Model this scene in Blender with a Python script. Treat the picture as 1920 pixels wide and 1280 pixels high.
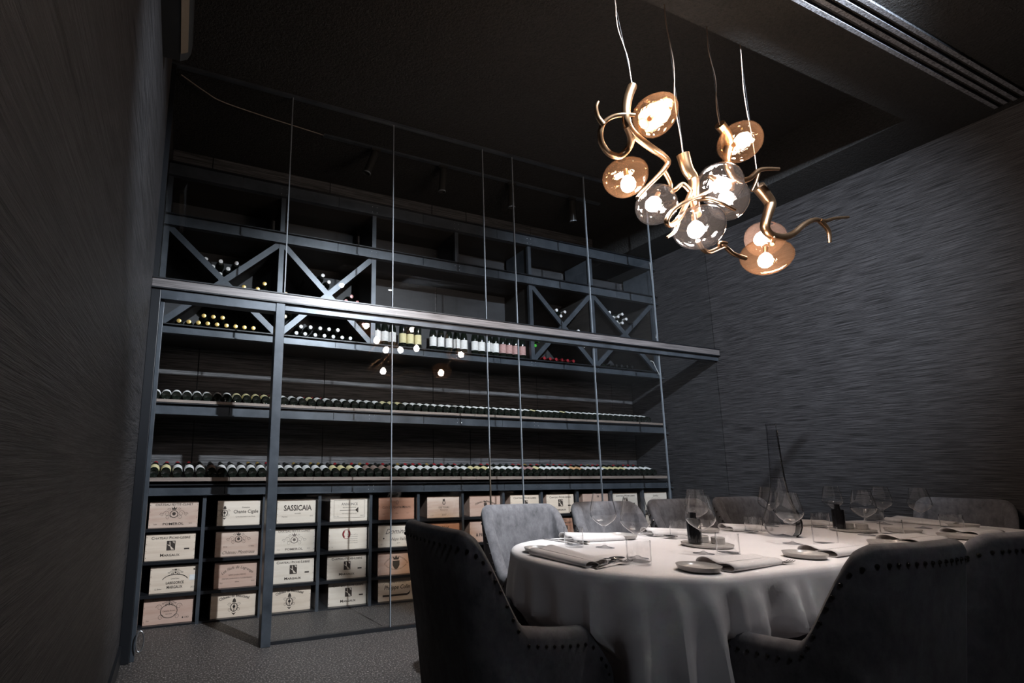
import bpy, bmesh, math, random
from mathutils import Vector, Matrix
random.seed(7)
scene = bpy.context.scene
for o in list(bpy.data.objects): bpy.data.objects.remove(o)
COL = scene.collection
PI = math.pi

# ------------------------------------------------------------------ camera
cam_d = bpy.data.cameras.new('camera'); cam = bpy.data.objects.new('camera', cam_d); COL.objects.link(cam)
cam_d.sensor_width = 36.0; cam_d.lens = 977.95 / 1920 * 36.0
cam_d.shift_x = (960 - 746.46) / 1920; cam_d.shift_y = (701.64 - 640) / 1920
cam_d.clip_start = 0.02; cam_d.clip_end = 50
RW = [(0.92281824, -0.38520076, 0.00518345), (0.07092896, 0.1566672, -0.98510125), (0.37864967, 0.90943706, 0.17189724)]
m = Matrix.Identity(4)
for i in range(3):
    m[i][0] = RW[0][i]; m[i][1] = -RW[1][i]; m[i][2] = -RW[2][i]
m[0][3], m[1][3], m[2][3] = 0.0, 0.0, 1.08
cam.matrix_world = m
scene.camera = cam

# ------------------------------------------------------------------ world, exposure, lamps
w = bpy.data.worlds.new('world'); scene.world = w; w.use_nodes = True
w.node_tree.nodes['Background'].inputs[0].default_value = (0.01, 0.011, 0.014, 1)
w.node_tree.nodes['Background'].inputs[1].default_value = 0.3
vs = scene.view_settings
vs.view_transform = 'Standard'; vs.look = 'None'; vs.gamma = 1.0; vs.use_curve_mapping = False; vs.exposure = 0.0
try:
    scene.cycles.caustics_reflective = False; scene.cycles.caustics_refractive = False
    scene.cycles.sample_clamp_indirect = 4.0
    scene.cycles.max_bounces = 14; scene.cycles.transparent_max_bounces = 40; scene.cycles.diffuse_bounces = 5
except Exception: pass

COOL = (0.86, 0.93, 1.0); WARM = (1.0, 0.83, 0.72)
def spot(name, loc, target, watts, deg, blend, col=COOL, r=0.03):
    d = bpy.data.lights.new(name, 'SPOT'); o = bpy.data.objects.new(name, d); COL.objects.link(o)
    d.energy = watts; d.spot_size = math.radians(deg); d.spot_blend = blend; d.color = col; d.shadow_soft_size = r
    o.location = loc
    o.rotation_euler = (Vector(target) - Vector(loc)).to_track_quat('-Z', 'Y').to_euler()
    return o
DOWN = [(1.78, 0.72), (2.44, 0.74), (0.55, -0.80)]  # the last is an added, unseen fixture behind the camera, for fill
SOF = 3.39
spot('spot_beam', (1.78, 0.72, SOF - 0.04), (1.35, 4.1, 0.95), 1000, 71, 0.75)
spot('spot_beam', (2.44, 0.74, SOF - 0.04), (4.8, 3.8, 2.25), 1000, 80, 0.9, (0.78, 0.88, 1.0))
spot('spot_beam', (1.80, 0.72, SOF - 0.04), (-0.22, 2.85, 2.4), 420, 42, 0.8, (0.80, 0.90, 1.0))  # added lamp: stands in for downlight glow the glass mirrors onto left wall
spot('spot_beam', (2.42, 0.74, SOF - 0.04), (2.05, 1.70, 0.75), 150, 40, 0.9, (1.0, 0.95, 0.95))
spot('spot_beam', (0.55, -0.80, SOF - 0.04), (1.0, 1.6, 0.2), 22, 130, 0.9, (0.8, 0.88, 1.0))  # added fill from an unseen lamp behind the camera, lifts floor and chair backs

# ------------------------------------------------------------------ material helpers
MATS = {}
def mat(name, base=(0.5, 0.5, 0.5), rough=0.5, metal=0.0, **kw):
    if name in MATS: return MATS[name]
    mt = bpy.data.materials.new(name); mt.use_nodes = True
    b = mt.node_tree.nodes['Principled BSDF']
    b.inputs['Base Color'].default_value = (*base, 1); b.inputs['Roughness'].default_value = rough
    b.inputs['Metallic'].default_value = metal
    for k, v in kw.items(): b.inputs[k].default_value = v
    MATS[name] = mt
    return mt
def nodes(mt): return mt.node_tree.nodes, mt.node_tree.links, mt.node_tree.nodes['Principled BSDF']
def noise_into(mt, scale, cols, coord='Object', detail=6, rough=0.6, bump=0.0, bscale=None, dist=0.01, pos=(0.3, 0.7)):
    N, L, b = nodes(mt)
    tc = N.new('ShaderNodeTexCoord'); mp = N.new('ShaderNodeMapping'); mp.inputs['Scale'].default_value = scale
    L.new(tc.outputs[coord], mp.inputs['Vector'])
    nz = N.new('ShaderNodeTexNoise'); nz.inputs['Scale'].default_value = 1.0; nz.inputs['Detail'].default_value = detail
    nz.inputs['Roughness'].default_value = rough
    L.new(mp.outputs['Vector'], nz.inputs['Vector'])
    cr = N.new('ShaderNodeValToRGB'); L.new(nz.outputs['Fac'], cr.inputs['Fac'])
    cr.color_ramp.elements[0].position = pos[0]; cr.color_ramp.elements[1].position = pos[1]
    cr.color_ramp.elements[0].color = (*cols[0], 1); cr.color_ramp.elements[1].color = (*cols[1], 1)
    L.new(cr.outputs['Color'], b.inputs['Base Color'])
    if bump:
        bp = N.new('ShaderNodeBump'); bp.inputs['Strength'].default_value = bump; bp.inputs['Distance'].default_value = dist
        L.new(nz.outputs['Fac'], bp.inputs['Height']); L.new(bp.outputs['Normal'], b.inputs['Normal'])
    return nz, cr
def glass(name, tint=(1, 1, 1), edge=(0.8, 0.82, 0.85), ior=1.5, boost=1.0, gloss=(1, 1, 1), wob=0.0):
    """clear sheet or vessel glass: light passes straight through the thin wall, outer faces mirror by Fresnel"""
    mt = bpy.data.materials.new(name); mt.use_nodes = True
    N, L = mt.node_tree.nodes, mt.node_tree.links
    for n in list(N): N.remove(n)
    out = N.new('ShaderNodeOutputMaterial'); mx = N.new('ShaderNodeMixShader')
    tr = N.new('ShaderNodeBsdfTransparent'); gl = N.new('ShaderNodeBsdfGlossy')
    gl.inputs['Roughness'].default_value = 0.0; gl.inputs['Color'].default_value = (*gloss, 1)
    fr = N.new('ShaderNodeFresnel'); fr.inputs['IOR'].default_value = ior
    ge = N.new('ShaderNodeNewGeometry'); inv = N.new('ShaderNodeMath'); inv.operation = 'SUBTRACT'; inv.inputs[0].default_value = 1.0
    L.new(ge.outputs['Backfacing'], inv.inputs[1])
    mu = N.new('ShaderNodeMath'); mu.operation = 'MULTIPLY'; L.new(fr.outputs[0], mu.inputs[0]); L.new(inv.outputs[0], mu.inputs[1])
    mb = N.new('ShaderNodeMath'); mb.operation = 'MULTIPLY'; mb.inputs[1].default_value = boost; mb.use_clamp = True
    L.new(mu.outputs[0], mb.inputs[0]); L.new(mb.outputs[0], mx.inputs[0])
    lw = N.new('ShaderNodeLayerWeight'); lw.inputs['Blend'].default_value = 0.3
    cr = N.new('ShaderNodeValToRGB'); cr.color_ramp.elements[0].color = (*tint, 1); cr.color_ramp.elements[1].color = (*edge, 1)
    cr.color_ramp.elements[0].position = 0.35; cr.color_ramp.elements[1].position = 0.95
    L.new(lw.outputs['Facing'], cr.inputs['Fac']); L.new(cr.outputs['Color'], tr.inputs['Color'])
    if wob:
        nz = N.new('ShaderNodeTexNoise'); nz.inputs['Scale'].default_value = 14
        bp = N.new('ShaderNodeBump'); bp.inputs['Strength'].default_value = wob; bp.inputs['Distance'].default_value = 0.02
        L.new(nz.outputs['Fac'], bp.inputs['Height']); L.new(bp.outputs['Normal'], gl.inputs['Normal']); L.new(bp.outputs['Normal'], fr.inputs['Normal'])
    L.new(tr.outputs[0], mx.inputs[1]); L.new(gl.outputs[0], mx.inputs[2]); L.new(mx.outputs[0], out.inputs[0])
    MATS[name] = mt
    return mt
def emit(name, col, s, lamp=False):
    mt = bpy.data.materials.new(name); mt.use_nodes = True
    N, L = mt.node_tree.nodes, mt.node_tree.links
    for n in list(N): N.remove(n)
    out = N.new('ShaderNodeOutputMaterial'); e = N.new('ShaderNodeEmission')
    e.inputs[0].default_value = (*col, 1); e.inputs[1].default_value = s; L.new(e.outputs[0], out.inputs[0])
    try: mt.cycles.emission_sampling = 'AUTO' if lamp else 'NONE'
    except Exception: pass
    MATS[name] = mt
    return mt

# wallpaper: woven strands that run along one horizontal axis
def wallpaper(name, scale, a, b_):
    mt = mat(name, rough=0.55)
    nz, cr = noise_into(mt, scale, (a, b_), detail=3, rough=0.7, bump=0.7, dist=0.008, pos=(0.38, 0.66))
    mt.node_tree.nodes['Principled BSDF'].inputs['Specular IOR Level'].default_value = 0.35
    return mt
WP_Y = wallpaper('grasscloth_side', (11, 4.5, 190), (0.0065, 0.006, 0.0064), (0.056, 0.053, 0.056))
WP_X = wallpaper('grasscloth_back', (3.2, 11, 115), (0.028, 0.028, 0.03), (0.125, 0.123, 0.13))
FLOOR = mat('speckled_floor', rough=0.55); noise_into(FLOOR, (105, 105, 105), ((0.028, 0.024, 0.022), (0.36, 0.32, 0.30)), detail=1, bump=0.05, dist=0.003, pos=(0.52, 0.85))
CEIL = mat('sprayed_black_ceiling', rough=0.9); noise_into(CEIL, (60, 60, 60), ((0.003, 0.003, 0.003), (0.015, 0.014, 0.0135)), detail=4, bump=1.0, dist=0.02)
STEEL = mat('blue_grey_steel', rough=0.36, metal=0.35); noise_into(STEEL, (6, 6, 6), ((0.035, 0.042, 0.052), (0.075, 0.086, 0.102)), detail=5)
DKSTEEL = mat('black_steel', (0.012, 0.013, 0.016), 0.38, 0.3)
LAMIN = mat('dark_laminate', rough=0.55); noise_into(LAMIN, (2, 3, 60), ((0.010, 0.009, 0.008), (0.026, 0.022, 0.019)), detail=4)
BACKP = mat('charcoal_back_panel', rough=0.6); noise_into(BACKP, (3, 3, 12), ((0.022, 0.023, 0.026), (0.04, 0.041, 0.046)), detail=4)
LIP = mat('pale_oak_edge', rough=0.5); noise_into(LIP, (4, 20, 90), ((0.13, 0.10, 0.085), (0.26, 0.21, 0.18)), detail=4)
BEAM = mat('brushed_beam', rough=0.4, metal=0.2); noise_into(BEAM, (2.5, 60, 140), ((0.06, 0.055, 0.055), (0.22, 0.2, 0.2)), detail=4, bump=0.2, dist=0.002)
PANE = glass('pane_glass', (0.985, 0.99, 0.99), (0.9, 0.95, 0.94), 1.5, 1.1)
JOINT = mat('silicone_joint', (0.16, 0.18, 0.205), 0.3)
VELVET = mat('grey_velvet', rough=0.85); noise_into(VELVET, (26, 26, 17), ((0.05, 0.048, 0.053), (0.14, 0.136, 0.147)), detail=9, rough=0.72, bump=0.12, dist=0.004)
MATS['grey_velvet'].node_tree.nodes['Principled BSDF'].inputs['Sheen Weight'].default_value = 0.15
MATS['grey_velvet'].node_tree.nodes['Principled BSDF'].inputs['Sheen Roughness'].default_value = 0.5
NAIL = mat('dark_bronze_nail', (0.05, 0.045, 0.04), 0.3, 0.9)
WOODLEG = mat('dark_wood_leg', (0.02, 0.014, 0.01), 0.4)
CLOTH = mat('white_table_linen', rough=0.75); noise_into(CLOTH, (3, 3, 3), ((0.72, 0.70, 0.70), (0.78, 0.76, 0.76)), detail=5, bump=0.15, dist=0.01)
NAPK = mat('white_napkin_linen', rough=0.8); noise_into(NAPK, (300, 300, 300), ((0.72, 0.70, 0.70), (0.8, 0.78, 0.78)), detail=2)
def translucent(mt, fac, col):
    N, L = mt.node_tree.nodes, mt.node_tree.links
    out = [n for n in N if n.type == 'OUTPUT_MATERIAL'][0]; src = out.inputs[0].links[0].from_socket
    g = N.new('ShaderNodeBsdfTranslucent'); g.inputs['Color'].default_value = (*col, 1)
    mx = N.new('ShaderNodeMixShader'); mx.inputs[0].default_value = fac
    L.new(src, mx.inputs[1]); L.new(g.outputs[0], mx.inputs[2]); L.new(mx.outputs[0], out.inputs[0])
translucent(NAPK, .13, (0.8, 0.74, 0.7))
CERAM = mat('grey_glazed_ceramic', rough=0.25); noise_into(CERAM, (25, 25, 25), ((0.36, 0.34, 0.32), (0.46, 0.44, 0.42)), detail=3)
SILVER = mat('polished_cutlery', (0.55, 0.54, 0.53), 0.16, 1.0)
BLACKG = mat('black_gloss', (0.008, 0.008, 0.009), 0.12)
DKGLASS = mat('dark_bottle_glass', (0.006, 0.008, 0.006), 0.06, **{'Specular IOR Level': 0.6})
GLASSV = glass('vessel_glass', (0.995, 0.995, 0.995), (0.52, 0.53, 0.55), 1.5, 1.6)
DECG = glass('decanter_glass', (0.95, 0.95, 0.955), (0.34, 0.35, 0.37), 1.5, 1.8)
def add_refraction(mt, fac):      # part of the light is bent by the glass, part runs straight through its thin wall
    N, L = mt.node_tree.nodes, mt.node_tree.links
    out = [n for n in N if n.type == 'OUTPUT_MATERIAL'][0]; src = out.inputs[0].links[0].from_socket
    g = N.new('ShaderNodeBsdfGlass'); g.inputs['IOR'].default_value = 1.45; g.inputs['Roughness'].default_value = 0.0
    mx = N.new('ShaderNodeMixShader'); mx.inputs[0].default_value = fac
    L.new(src, mx.inputs[1]); L.new(g.outputs[0], mx.inputs[2]); L.new(mx.outputs[0], out.inputs[0])

BRONZE = mat('brushed_bronze', rough=0.3, metal=1.0); noise_into(BRONZE, (8, 8, 8), ((0.42, 0.24, 0.13), (0.68, 0.45, 0.28)), detail=4)
AMBER = glass('amber_globe_glass', (0.98, 0.92, 0.84), (0.86, 0.70, 0.55), 1.5, 1.0, (1, 0.86, 0.72), 0.07)
CLEARG = glass('clear_globe_glass', (0.99, 0.985, 0.99), (0.72, 0.70, 0.74), 1.5, 1.3, (1, 1, 1), 0.07)
SMOKE = glass('smoked_globe_glass', (0.96, 0.91, 0.89), (0.78, 0.68, 0.66), 1.5, 1.1, (1, 0.9, 0.85), 0.07)
translucent(AMBER, .008, (0.85, 0.48, 0.28)); translucent(SMOKE, .009, (0.9, 0.62, 0.5)); translucent(CLEARG, .002, (0.9, 0.8, 0.75))   # thin metallic blush in the blown glass
BULB = emit('bulb_glow', (1.0, 0.86, 0.77), 172, True)
LENS = emit('downlight_lens', (0.93, 0.97, 1.0), 500)
WIRE = mat('textile_cable', (0.17, 0.125, 0.10), 0.5)
STEELW = mat('steel_wire', (0.5, 0.52, 0.55), 0.3, 1.0)
INK = mat('brown_print_ink', (0.035, 0.024, 0.018), 0.7)
INKR = mat('red_print_ink', (0.25, 0.012, 0.018), 0.6)
INKG = mat('grey_print_ink', (0.13, 0.10, 0.085), 0.7)
PAPERW = mat('cream_label_paper', rough=0.7); noise_into(PAPERW, (40, 40, 40), ((0.55, 0.55, 0.55), (0.7, 0.69, 0.67)))
PAPERY = mat('yellow_label_paper', rough=0.7); noise_into(PAPERY, (40, 40, 40), ((0.52, 0.46, 0.24), (0.62, 0.56, 0.33)))
PAPERB = mat('brown_label_paper', rough=0.7); noise_into(PAPERB, (40, 40, 40), ((0.16, 0.11, 0.09), (0.26, 0.19, 0.16)))
PAPERO = mat('orange_label_paper', rough=0.7); noise_into(PAPERO, (40, 40, 40), ((0.5, 0.28, 0.13), (0.62, 0.4, 0.22)))
PAPERP = mat('rose_label_paper', rough=0.7); noise_into(PAPERP, (40, 40, 40), ((0.28, 0.15, 0.14), (0.42, 0.26, 0.24)))
CAP = {'red': mat('red_capsule', (0.22, 0.015, 0.02), 0.35), 'black': mat('black_capsule', (0.012, 0.012, 0.012), 0.35),
       'gold': mat('gold_capsule', (0.62, 0.42, 0.13), 0.3, 0.7), 'white': mat('white_capsule', (0.62, 0.62, 0.62), 0.35),
       'green': mat('green_capsule', (0.05, 0.35, 0.03), 0.35), 'cream': mat('cream_capsule', (0.62, 0.52, 0.36), 0.35),
       'pink': mat('pink_capsule', (0.5, 0.22, 0.22), 0.35)}
def pine(name, a, b_, sc=(2.0, 20, 26)):
    mt = mat(name, rough=0.6); noise_into(mt, sc, (a, b_), detail=4, pos=(0.35, 0.72)); return mt
PINE = [pine('pale_pine', (0.60, 0.48, 0.38), (0.74, 0.63, 0.52)), pine('blond_pine', (0.64, 0.55, 0.46), (0.76, 0.68, 0.59)),
        pine('streaked_pine', (0.60, 0.48, 0.40), (0.36, 0.20, 0.145), (1.4, 8, 9)), pine('reddish_pine', (0.34, 0.155, 0.095), (0.46, 0.26, 0.18), (1.6, 10, 14)),
        pine('rosy_pine', (0.46, 0.30, 0.235), (0.56, 0.41, 0.34), (1.8, 12, 18))]
PLASTIC = mat('dark_plastic', (0.02, 0.019, 0.018), 0.3)
BRONZEP = mat('bronze_plastic', (0.10, 0.07, 0.045), 0.3)

# ------------------------------------------------------------------ mesh helpers
def obj(name, verts, faces, m_, parent=None, smooth=False):
    me = bpy.data.meshes.new(name); me.from_pydata([tuple(v) for v in verts], [], faces); me.update()
    bm = bmesh.new(); bm.from_mesh(me); bmesh.ops.recalc_face_normals(bm, faces=bm.faces); bm.to_mesh(me); bm.free()
    if smooth:
        me.polygons.foreach_set('use_smooth', [True] * len(me.polygons))
        try: me.set_sharp_from_angle(angle=math.radians(40))
        except Exception: pass
    if m_: me.materials.append(m_)
    o = bpy.data.objects.new(name, me); COL.objects.link(o)
    if parent: o.parent = parent
    return o
class MB:
    def __init__(s): s.v = []; s.f = []
    def add(s, vs_, fs):
        k = len(s.v); s.v += [tuple(p) for p in vs_]; s.f += [tuple(i + k for i in f) for f in fs]; return s
    def box(s, x0, x1, y0, y1, z0, z1):
        return s.add([(x0, y0, z0), (x1, y0, z0), (x1, y1, z0), (x0, y1, z0), (x0, y0, z1), (x1, y0, z1), (x1, y1, z1), (x0, y1, z1)],
                     [(0, 3, 2, 1), (4, 5, 6, 7), (0, 1, 5, 4), (1, 2, 6, 5), (2, 3, 7, 6), (3, 0, 4, 7)])
    def lathe(s, prof, n=24, M=None, closed=False):
        """prof: list of (r, z); r==0 ends close to a pole"""
        vs_, idx = [], []
        for r, z in prof:
            if r <= 1e-6: idx.append([len(vs_)]); vs_.append((0, 0, z))
            else:
                idx.append(list(range(len(vs_), len(vs_) + n)))
                vs_ += [(r * math.cos(2 * PI * k / n), r * math.sin(2 * PI * k / n), z) for k in range(n)]
        fs = []
        pairs = list(zip(idx[:-1], idx[1:])) + ([(idx[-1], idx[0])] if closed else [])
        for a, b in pairs:
            for k in range(n):
                k2 = (k + 1) % n
                if len(a) == 1 and len(b) == 1: continue
                if len(a) == 1: fs.append((a[0], b[k2], b[k]))
                elif len(b) == 1: fs.append((a[k], a[k2], b[0]))
                else: fs.append((a[k], a[k2], b[k2], b[k]))
        if M is not None: vs_ = [M @ Vector(p) for p in vs_]
        return s.add(vs_, fs)
    def tube(s, pts, rad, n=8, cap=True):
        pts = [Vector(p) for p in pts]; N = len(pts)
        rads = rad if isinstance(rad, (list, tuple)) else [rad] * N
        t0 = (pts[1] - pts[0]).normalized(); up = Vector((0, 0, 1)) if abs(t0.z) < 0.9 else Vector((1, 0, 0))
        u = t0.cross(up).normalized(); vs_ = []
        for i, p in enumerate(pts):
            t = (pts[min(i + 1, N - 1)] - pts[max(i - 1, 0)]).normalized()
            u = (u - t * u.dot(t)).normalized(); v = t.cross(u)
            for k in range(n):
                a = 2 * PI * k / n; vs_.append(p + (u * math.cos(a) + v * math.sin(a)) * rads[i])
        fs = [(i * n + k, i * n + (k + 1) % n, (i + 1) * n + (k + 1) % n, (i + 1) * n + k) for i in range(N - 1) for k in range(n)]
        if cap: fs += [tuple(range(n))[::-1], tuple(range((N - 1) * n, N * n))]
        return s.add(vs_, fs)
    def build(s, name, m_, parent=None, smooth=False): return obj(name, s.v, s.f, m_, parent, smooth)
def catmull(P, per=6):
    P = [Vector(p) for p in P]; out = []
    for i in range(len(P) - 1):
        p0 = P[max(i - 1, 0)]; p1 = P[i]; p2 = P[i + 1]; p3 = P[min(i + 2, len(P) - 1)]
        for k in range(per):
            t = k / per
            out.append(0.5 * ((2 * p1) + (p2 - p0) * t + (2 * p0 - 5 * p1 + 4 * p2 - p3) * t * t + (3 * p1 - p0 - 3 * p2 + p3) * t ** 3))
    out.append(P[-1]); return out
def bevel(o, wd=0.004, seg=2):
    bm = bmesh.new(); bm.from_mesh(o.data)
    bmesh.ops.bevel(bm, geom=list(bm.edges), offset=wd, segments=seg, affect='EDGES', profile=0.5)
    bm.to_mesh(o.data); bm.free(); return o
def tag(o, label=None, cat=None, group=None, kind=None):
    if label: o['label'] = label
    if cat: o['category'] = cat
    if group: o['group'] = group
    if kind: o['kind'] = kind
    return o
def empty(name, loc=(0, 0, 0), rz=0.0):
    o = bpy.data.objects.new(name, None); COL.objects.link(o); o.location = loc; o.rotation_euler = (0, 0, rz)
    o.empty_display_size = 0.05; return o
def copy_tree(o, parent=None):
    c = o.copy(); COL.objects.link(c); c.parent = parent
    for ch in KIDS.get(o, []) or list(o.children): copy_tree(ch, c)
    return c
KIDS = {}
def box(name, x0, x1, y0, y1, z0, z1, m_, parent=None, bv=0.0):
    o = MB().box(x0, x1, y0, y1, z0, z1).build(name, m_, parent)
    if bv: bevel(o, bv)
    return o
def ordinal(n): return f"{n}{'th' if 10 <= n % 100 <= 20 else {1: 'st', 2: 'nd', 3: 'rd'}.get(n % 10, 'th')}"

# ------------------------------------------------------------------ the room
XL, XR, YG, YR, YB, YF, ZC = -0.2225, 4.826, 3.45, 4.06, 4.508, -1.3, 3.74
fl = box('floor', XL - .1, XR + .1, YF - .1, YB + .1, -0.08, 0, FLOOR); tag(fl, 'dark speckled stone-chip floor of the dining room', 'floor', kind='structure')
cl = box('ceiling', XL - .1, XR + .1, YF - .1, YB + .1, ZC, ZC + 0.08, CEIL); tag(cl, 'black rough-sprayed ceiling', 'ceiling', kind='structure')
box('soffit', XL, XR, YF, 1.615, SOF, ZC, CEIL, cl)
box('bulkhead', 4.37, XR, 1.615, YB, SOF, ZC, CEIL, cl)
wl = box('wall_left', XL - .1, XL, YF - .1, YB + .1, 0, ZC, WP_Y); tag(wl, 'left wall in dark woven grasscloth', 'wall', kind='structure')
wr = box('wall_right', XR + 0.012, XR + .1, YF - .1, YB + .1, 0, ZC, DKSTEEL); tag(wr, 'right wall in dark woven grasscloth panels with a seam at the glass', 'wall', kind='structure')
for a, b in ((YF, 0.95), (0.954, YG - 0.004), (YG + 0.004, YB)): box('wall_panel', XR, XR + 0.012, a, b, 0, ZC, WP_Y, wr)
wb = box('wall_back', XL - .1, XR + .1, YB + 0.012, YB + .1, 0, ZC, DKSTEEL); tag(wb, 'back wall of the wine cellar in charcoal panels', 'wall', kind='structure')
sx = [XL, 0.103, 1.162, 2.246, 2.651, 3.478, 4.519, XR]
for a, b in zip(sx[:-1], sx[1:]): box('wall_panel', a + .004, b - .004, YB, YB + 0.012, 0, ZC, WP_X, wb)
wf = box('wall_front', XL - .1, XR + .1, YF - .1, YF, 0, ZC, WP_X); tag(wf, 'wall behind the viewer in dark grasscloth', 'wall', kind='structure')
bs = box('baseboard_left', XL, XL + 0.014, YF, YG - 0.03, 0, 0.10, DKSTEEL); tag(bs, 'black baseboard along the left wall', 'baseboard', kind='structure')

# glass partition
wg = empty('wall_glass', (0, YG, 0)); tag(wg, 'frameless glass partition with black steel beam in front of the wine cellar', 'glass partition', kind='structure')
def lb(name, x0, x1, y0, y1, z0, z1, m_, par, bv=0.0):   # child in world coordinates of a parent that stands at par.location
    L = par.location
    return box(name, x0 - L.x, x1 - L.x, y0 - L.y, y1 - L.y, z0 - L.z, z1 - L.z, m_, par, bv)
bx_ = [XL + .03, 0.593, 1.387, 2.196, 2.494, 3.282, 4.060, XR]
for i, (a, b) in enumerate(zip(bx_[:-1], bx_[1:])):
    lb('glass_pane', a + .004, b - .004, YG - .006, YG + .006, 2.214, 3.728, PANE, wg)
    if i: lb('glass_pane', a + .004, b - .004, YG - .006, YG + .006, 0.018, 2.11, PANE, wg)
for i, a in enumerate(bx_[1:-1]):
    lb('glass_joint', a - .0035, a + .0035, YG - .0065, YG + .0065, 2.214, 3.728, JOINT, wg)
    if i: lb('glass_joint', a - .0035, a + .0035, YG - .0065, YG + .0065, 0.018, 2.11, JOINT, wg)
lb('beam', XL, XR, YG - .05, YG + .028, 2.156, 2.210, BEAM, wg, 0.003)
lb('beam_flange', XL, XR, YG - .056, YG + .03, 2.210, 2.218, DKSTEEL, wg)
lb('beam_flange', XL, XR, YG - .056, YG + .056, 2.148, 2.156, DKSTEEL, wg)
lb('glazing_rail', 0.593, XR, YG - .03, YG + .03, 2.105, 2.148, STEEL, wg)
lb('top_channel', XL, XR, YG - .016, YG + .016, 3.722, ZC, STEEL, wg)
lb('side_channel', XL, XL + .03, YG - .02, YG + .02, 2.222, 3.722, DKSTEEL, wg)
lb('floor_channel', 0.593, XR, YG - .014, YG + .014, 0, 0.020, DKSTEEL, wg)
dr = empty('door_1', (0.18, YG, 0)); tag(dr, 'black steel door frame standing open at the left end of the glass', 'door frame', kind='structure')
lb('post', XL, XL + .055, YG - .04, YG + .04, 0, 2.148, DKSTEEL, dr, .003)
lb('door_stop', XL + .055, XL + .078, YG - .01, YG + .04, 0, 2.10, STEEL, dr, .002)
lb('post', 0.535, 0.595, YG - .045, YG + .045, 0, 2.148, STEEL, dr, .003)
lb('rail', XL + .055, 0.535, YG - .04, YG + .04, 2.085, 2.148, STEEL, dr, .003)
k = MB(); k.tube([(XL + .10 + .02 * math.cos(a) - .18, -.03, .11 + .055 * math.sin(a)) for a in [i * PI / 8 for i in range(17)]], .0035, 6, False)
k.build('pull_ring', STEELW, dr, True)

# ------------------------------------------------------------------ wine rack
rk = empty('wine_rack', (2.3, YR, 0)); tag(rk, 'dark steel and laminate wine rack filling the wall behind the glass', 'wine rack')
RX0, RX1 = XL + .004, XR - .05
def R_(name, *a, bv=0.0): return lb(name, *a, rk, bv)
segs = [RX0, .33, 1.13, 1.93, 2.73, 3.47, 4.23, RX1 + .02]
def fascia(z0, z1, over=0.0):
    for a, b in zip(segs[:-1], segs[1:]): R_('fascia', a + .002, b - .002, YR - .004, YR + .02, z0, z1, STEEL)
    R_('flange', RX0, RX1 + .03, YR - .03, YR + .02, z1, z1 + .007, DKSTEEL)
    R_('flange', RX0, RX1 + .03, YR - .03, YR + .02, z0 - .007, z0, STEEL)
for z0, z1 in ((.872, .935), (1.437, 1.506), (2.026, 2.082), (2.857, 2.938), (3.26, 3.36)): fascia(z0, z1)
for z0, z1 in ((.862, .88), (1.43, 1.448), (2.02, 2.038), (2.85, 2.868), (3.252, 3.27)): R_('underside', RX0, RX1, YR + .02, YB - .004, z0, z1, LAMIN)
for z0, z1 in ((2.082, 2.098), (2.938, 2.952)): R_('shelf_board', RX0, RX1, YR, YB - .004, z0, z1, LAMIN)
lseg = [RX0, .36, .98, 1.62, 2.44, 3.2, 3.72, 4.22, RX1 - .02]
for zt in (.988, 1.539):
    for a, b in zip(lseg[:-1], lseg[1:]): R_('oak_lip', a + .0015, b - .0015, YR - .002, YR + .03, zt - .026 if zt < 1 else zt - .02, zt, LIP)
    R_('shelf_board', RX0, RX1, YR + .03, YB - .004, zt - .03, zt - .012, LAMIN)
    n = MB(); z0 = zt - .011; y0, y1 = YR + .032, YB - .03; dz = (y1 - y0) * math.tan(math.radians(14))
    V = [(RX0 - 2.3, y0 - YR, z0), (RX1 - 2.3, y0 - YR, z0), (RX1 - 2.3, y1 - YR, z0 + dz), (RX0 - 2.3, y1 - YR, z0 + dz),
         (RX0 - 2.3, y1 - YR, z0 - .001), (RX1 - 2.3, y1 - YR, z0 - .001)]
    n.add(V, [(0, 1, 2, 3), (3, 2, 5, 4), (0, 4, 5, 1), (0, 3, 4), (1, 5, 2)]); n.build('display_wedge', LAMIN, rk)
UP = [RX0 + .02, .66, 1.457, 2.28, 3.107, 3.89, RX1 - .02]
for i, x in enumerate(UP):
    if i != 3: R_('upright', x - .02, x + .02, YR, YR + .03, 2.098, 2.85, STEEL); R_('bin_divider', x - .008, x + .008, YR + .03, YB - .01, 2.098, 2.85, LAMIN)
    R_('upright', x - .018, x + .018, YR, YR + .03, 2.952, 3.252, STEEL); R_('bin_divider', x - .008, x + .008, YR + .03, YB - .06, 2.952, 3.252, STEEL)
def diag(x0, z0, x1, z1, wd, y0, y1, name, m_):
    d = Vector((x1 - x0, 0, z1 - z0)).normalized(); p = Vector((-d.z, 0, d.x)) * wd / 2
    a = Vector((x0 - 2.3, 0, z0)); b = Vector((x1 - 2.3, 0, z1)); V = []
    for y in (y0 - YR, y1 - YR): V += [q + Vector((0, y, 0)) for q in (a - p, b - p, b + p, a + p)]
    obj(name, V, [(0, 1, 2, 3), (7, 6, 5, 4), (0, 4, 5, 1), (1, 5, 6, 2), (2, 6, 7, 3), (3, 7, 4, 0)], m_, rk)
BAYS = [(UP[0] + .02, .64), (.68, 1.437), (3.127, 3.87), (3.91, UP[6] - .02)]
for a, b in BAYS:
    for s in (0, 1):
        x0, x1 = (a, b) if s == 0 else (b, a)
        diag(x0, 2.105, x1, 2.845, .046, YR + .004 + .002 * s, YR + .026 + .002 * s, 'cross_brace', STEEL)
        diag(x0, 2.105, x1, 2.845, .014, YR + .03, YB - .012, 'bin_panel', LAMIN)
for a, b in zip(UP[:-1], UP[1:]): R_('back_panel', a + .01, b - .01, YB - .009, YB - .003, 2.10, 3.36, BACKP)
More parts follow.
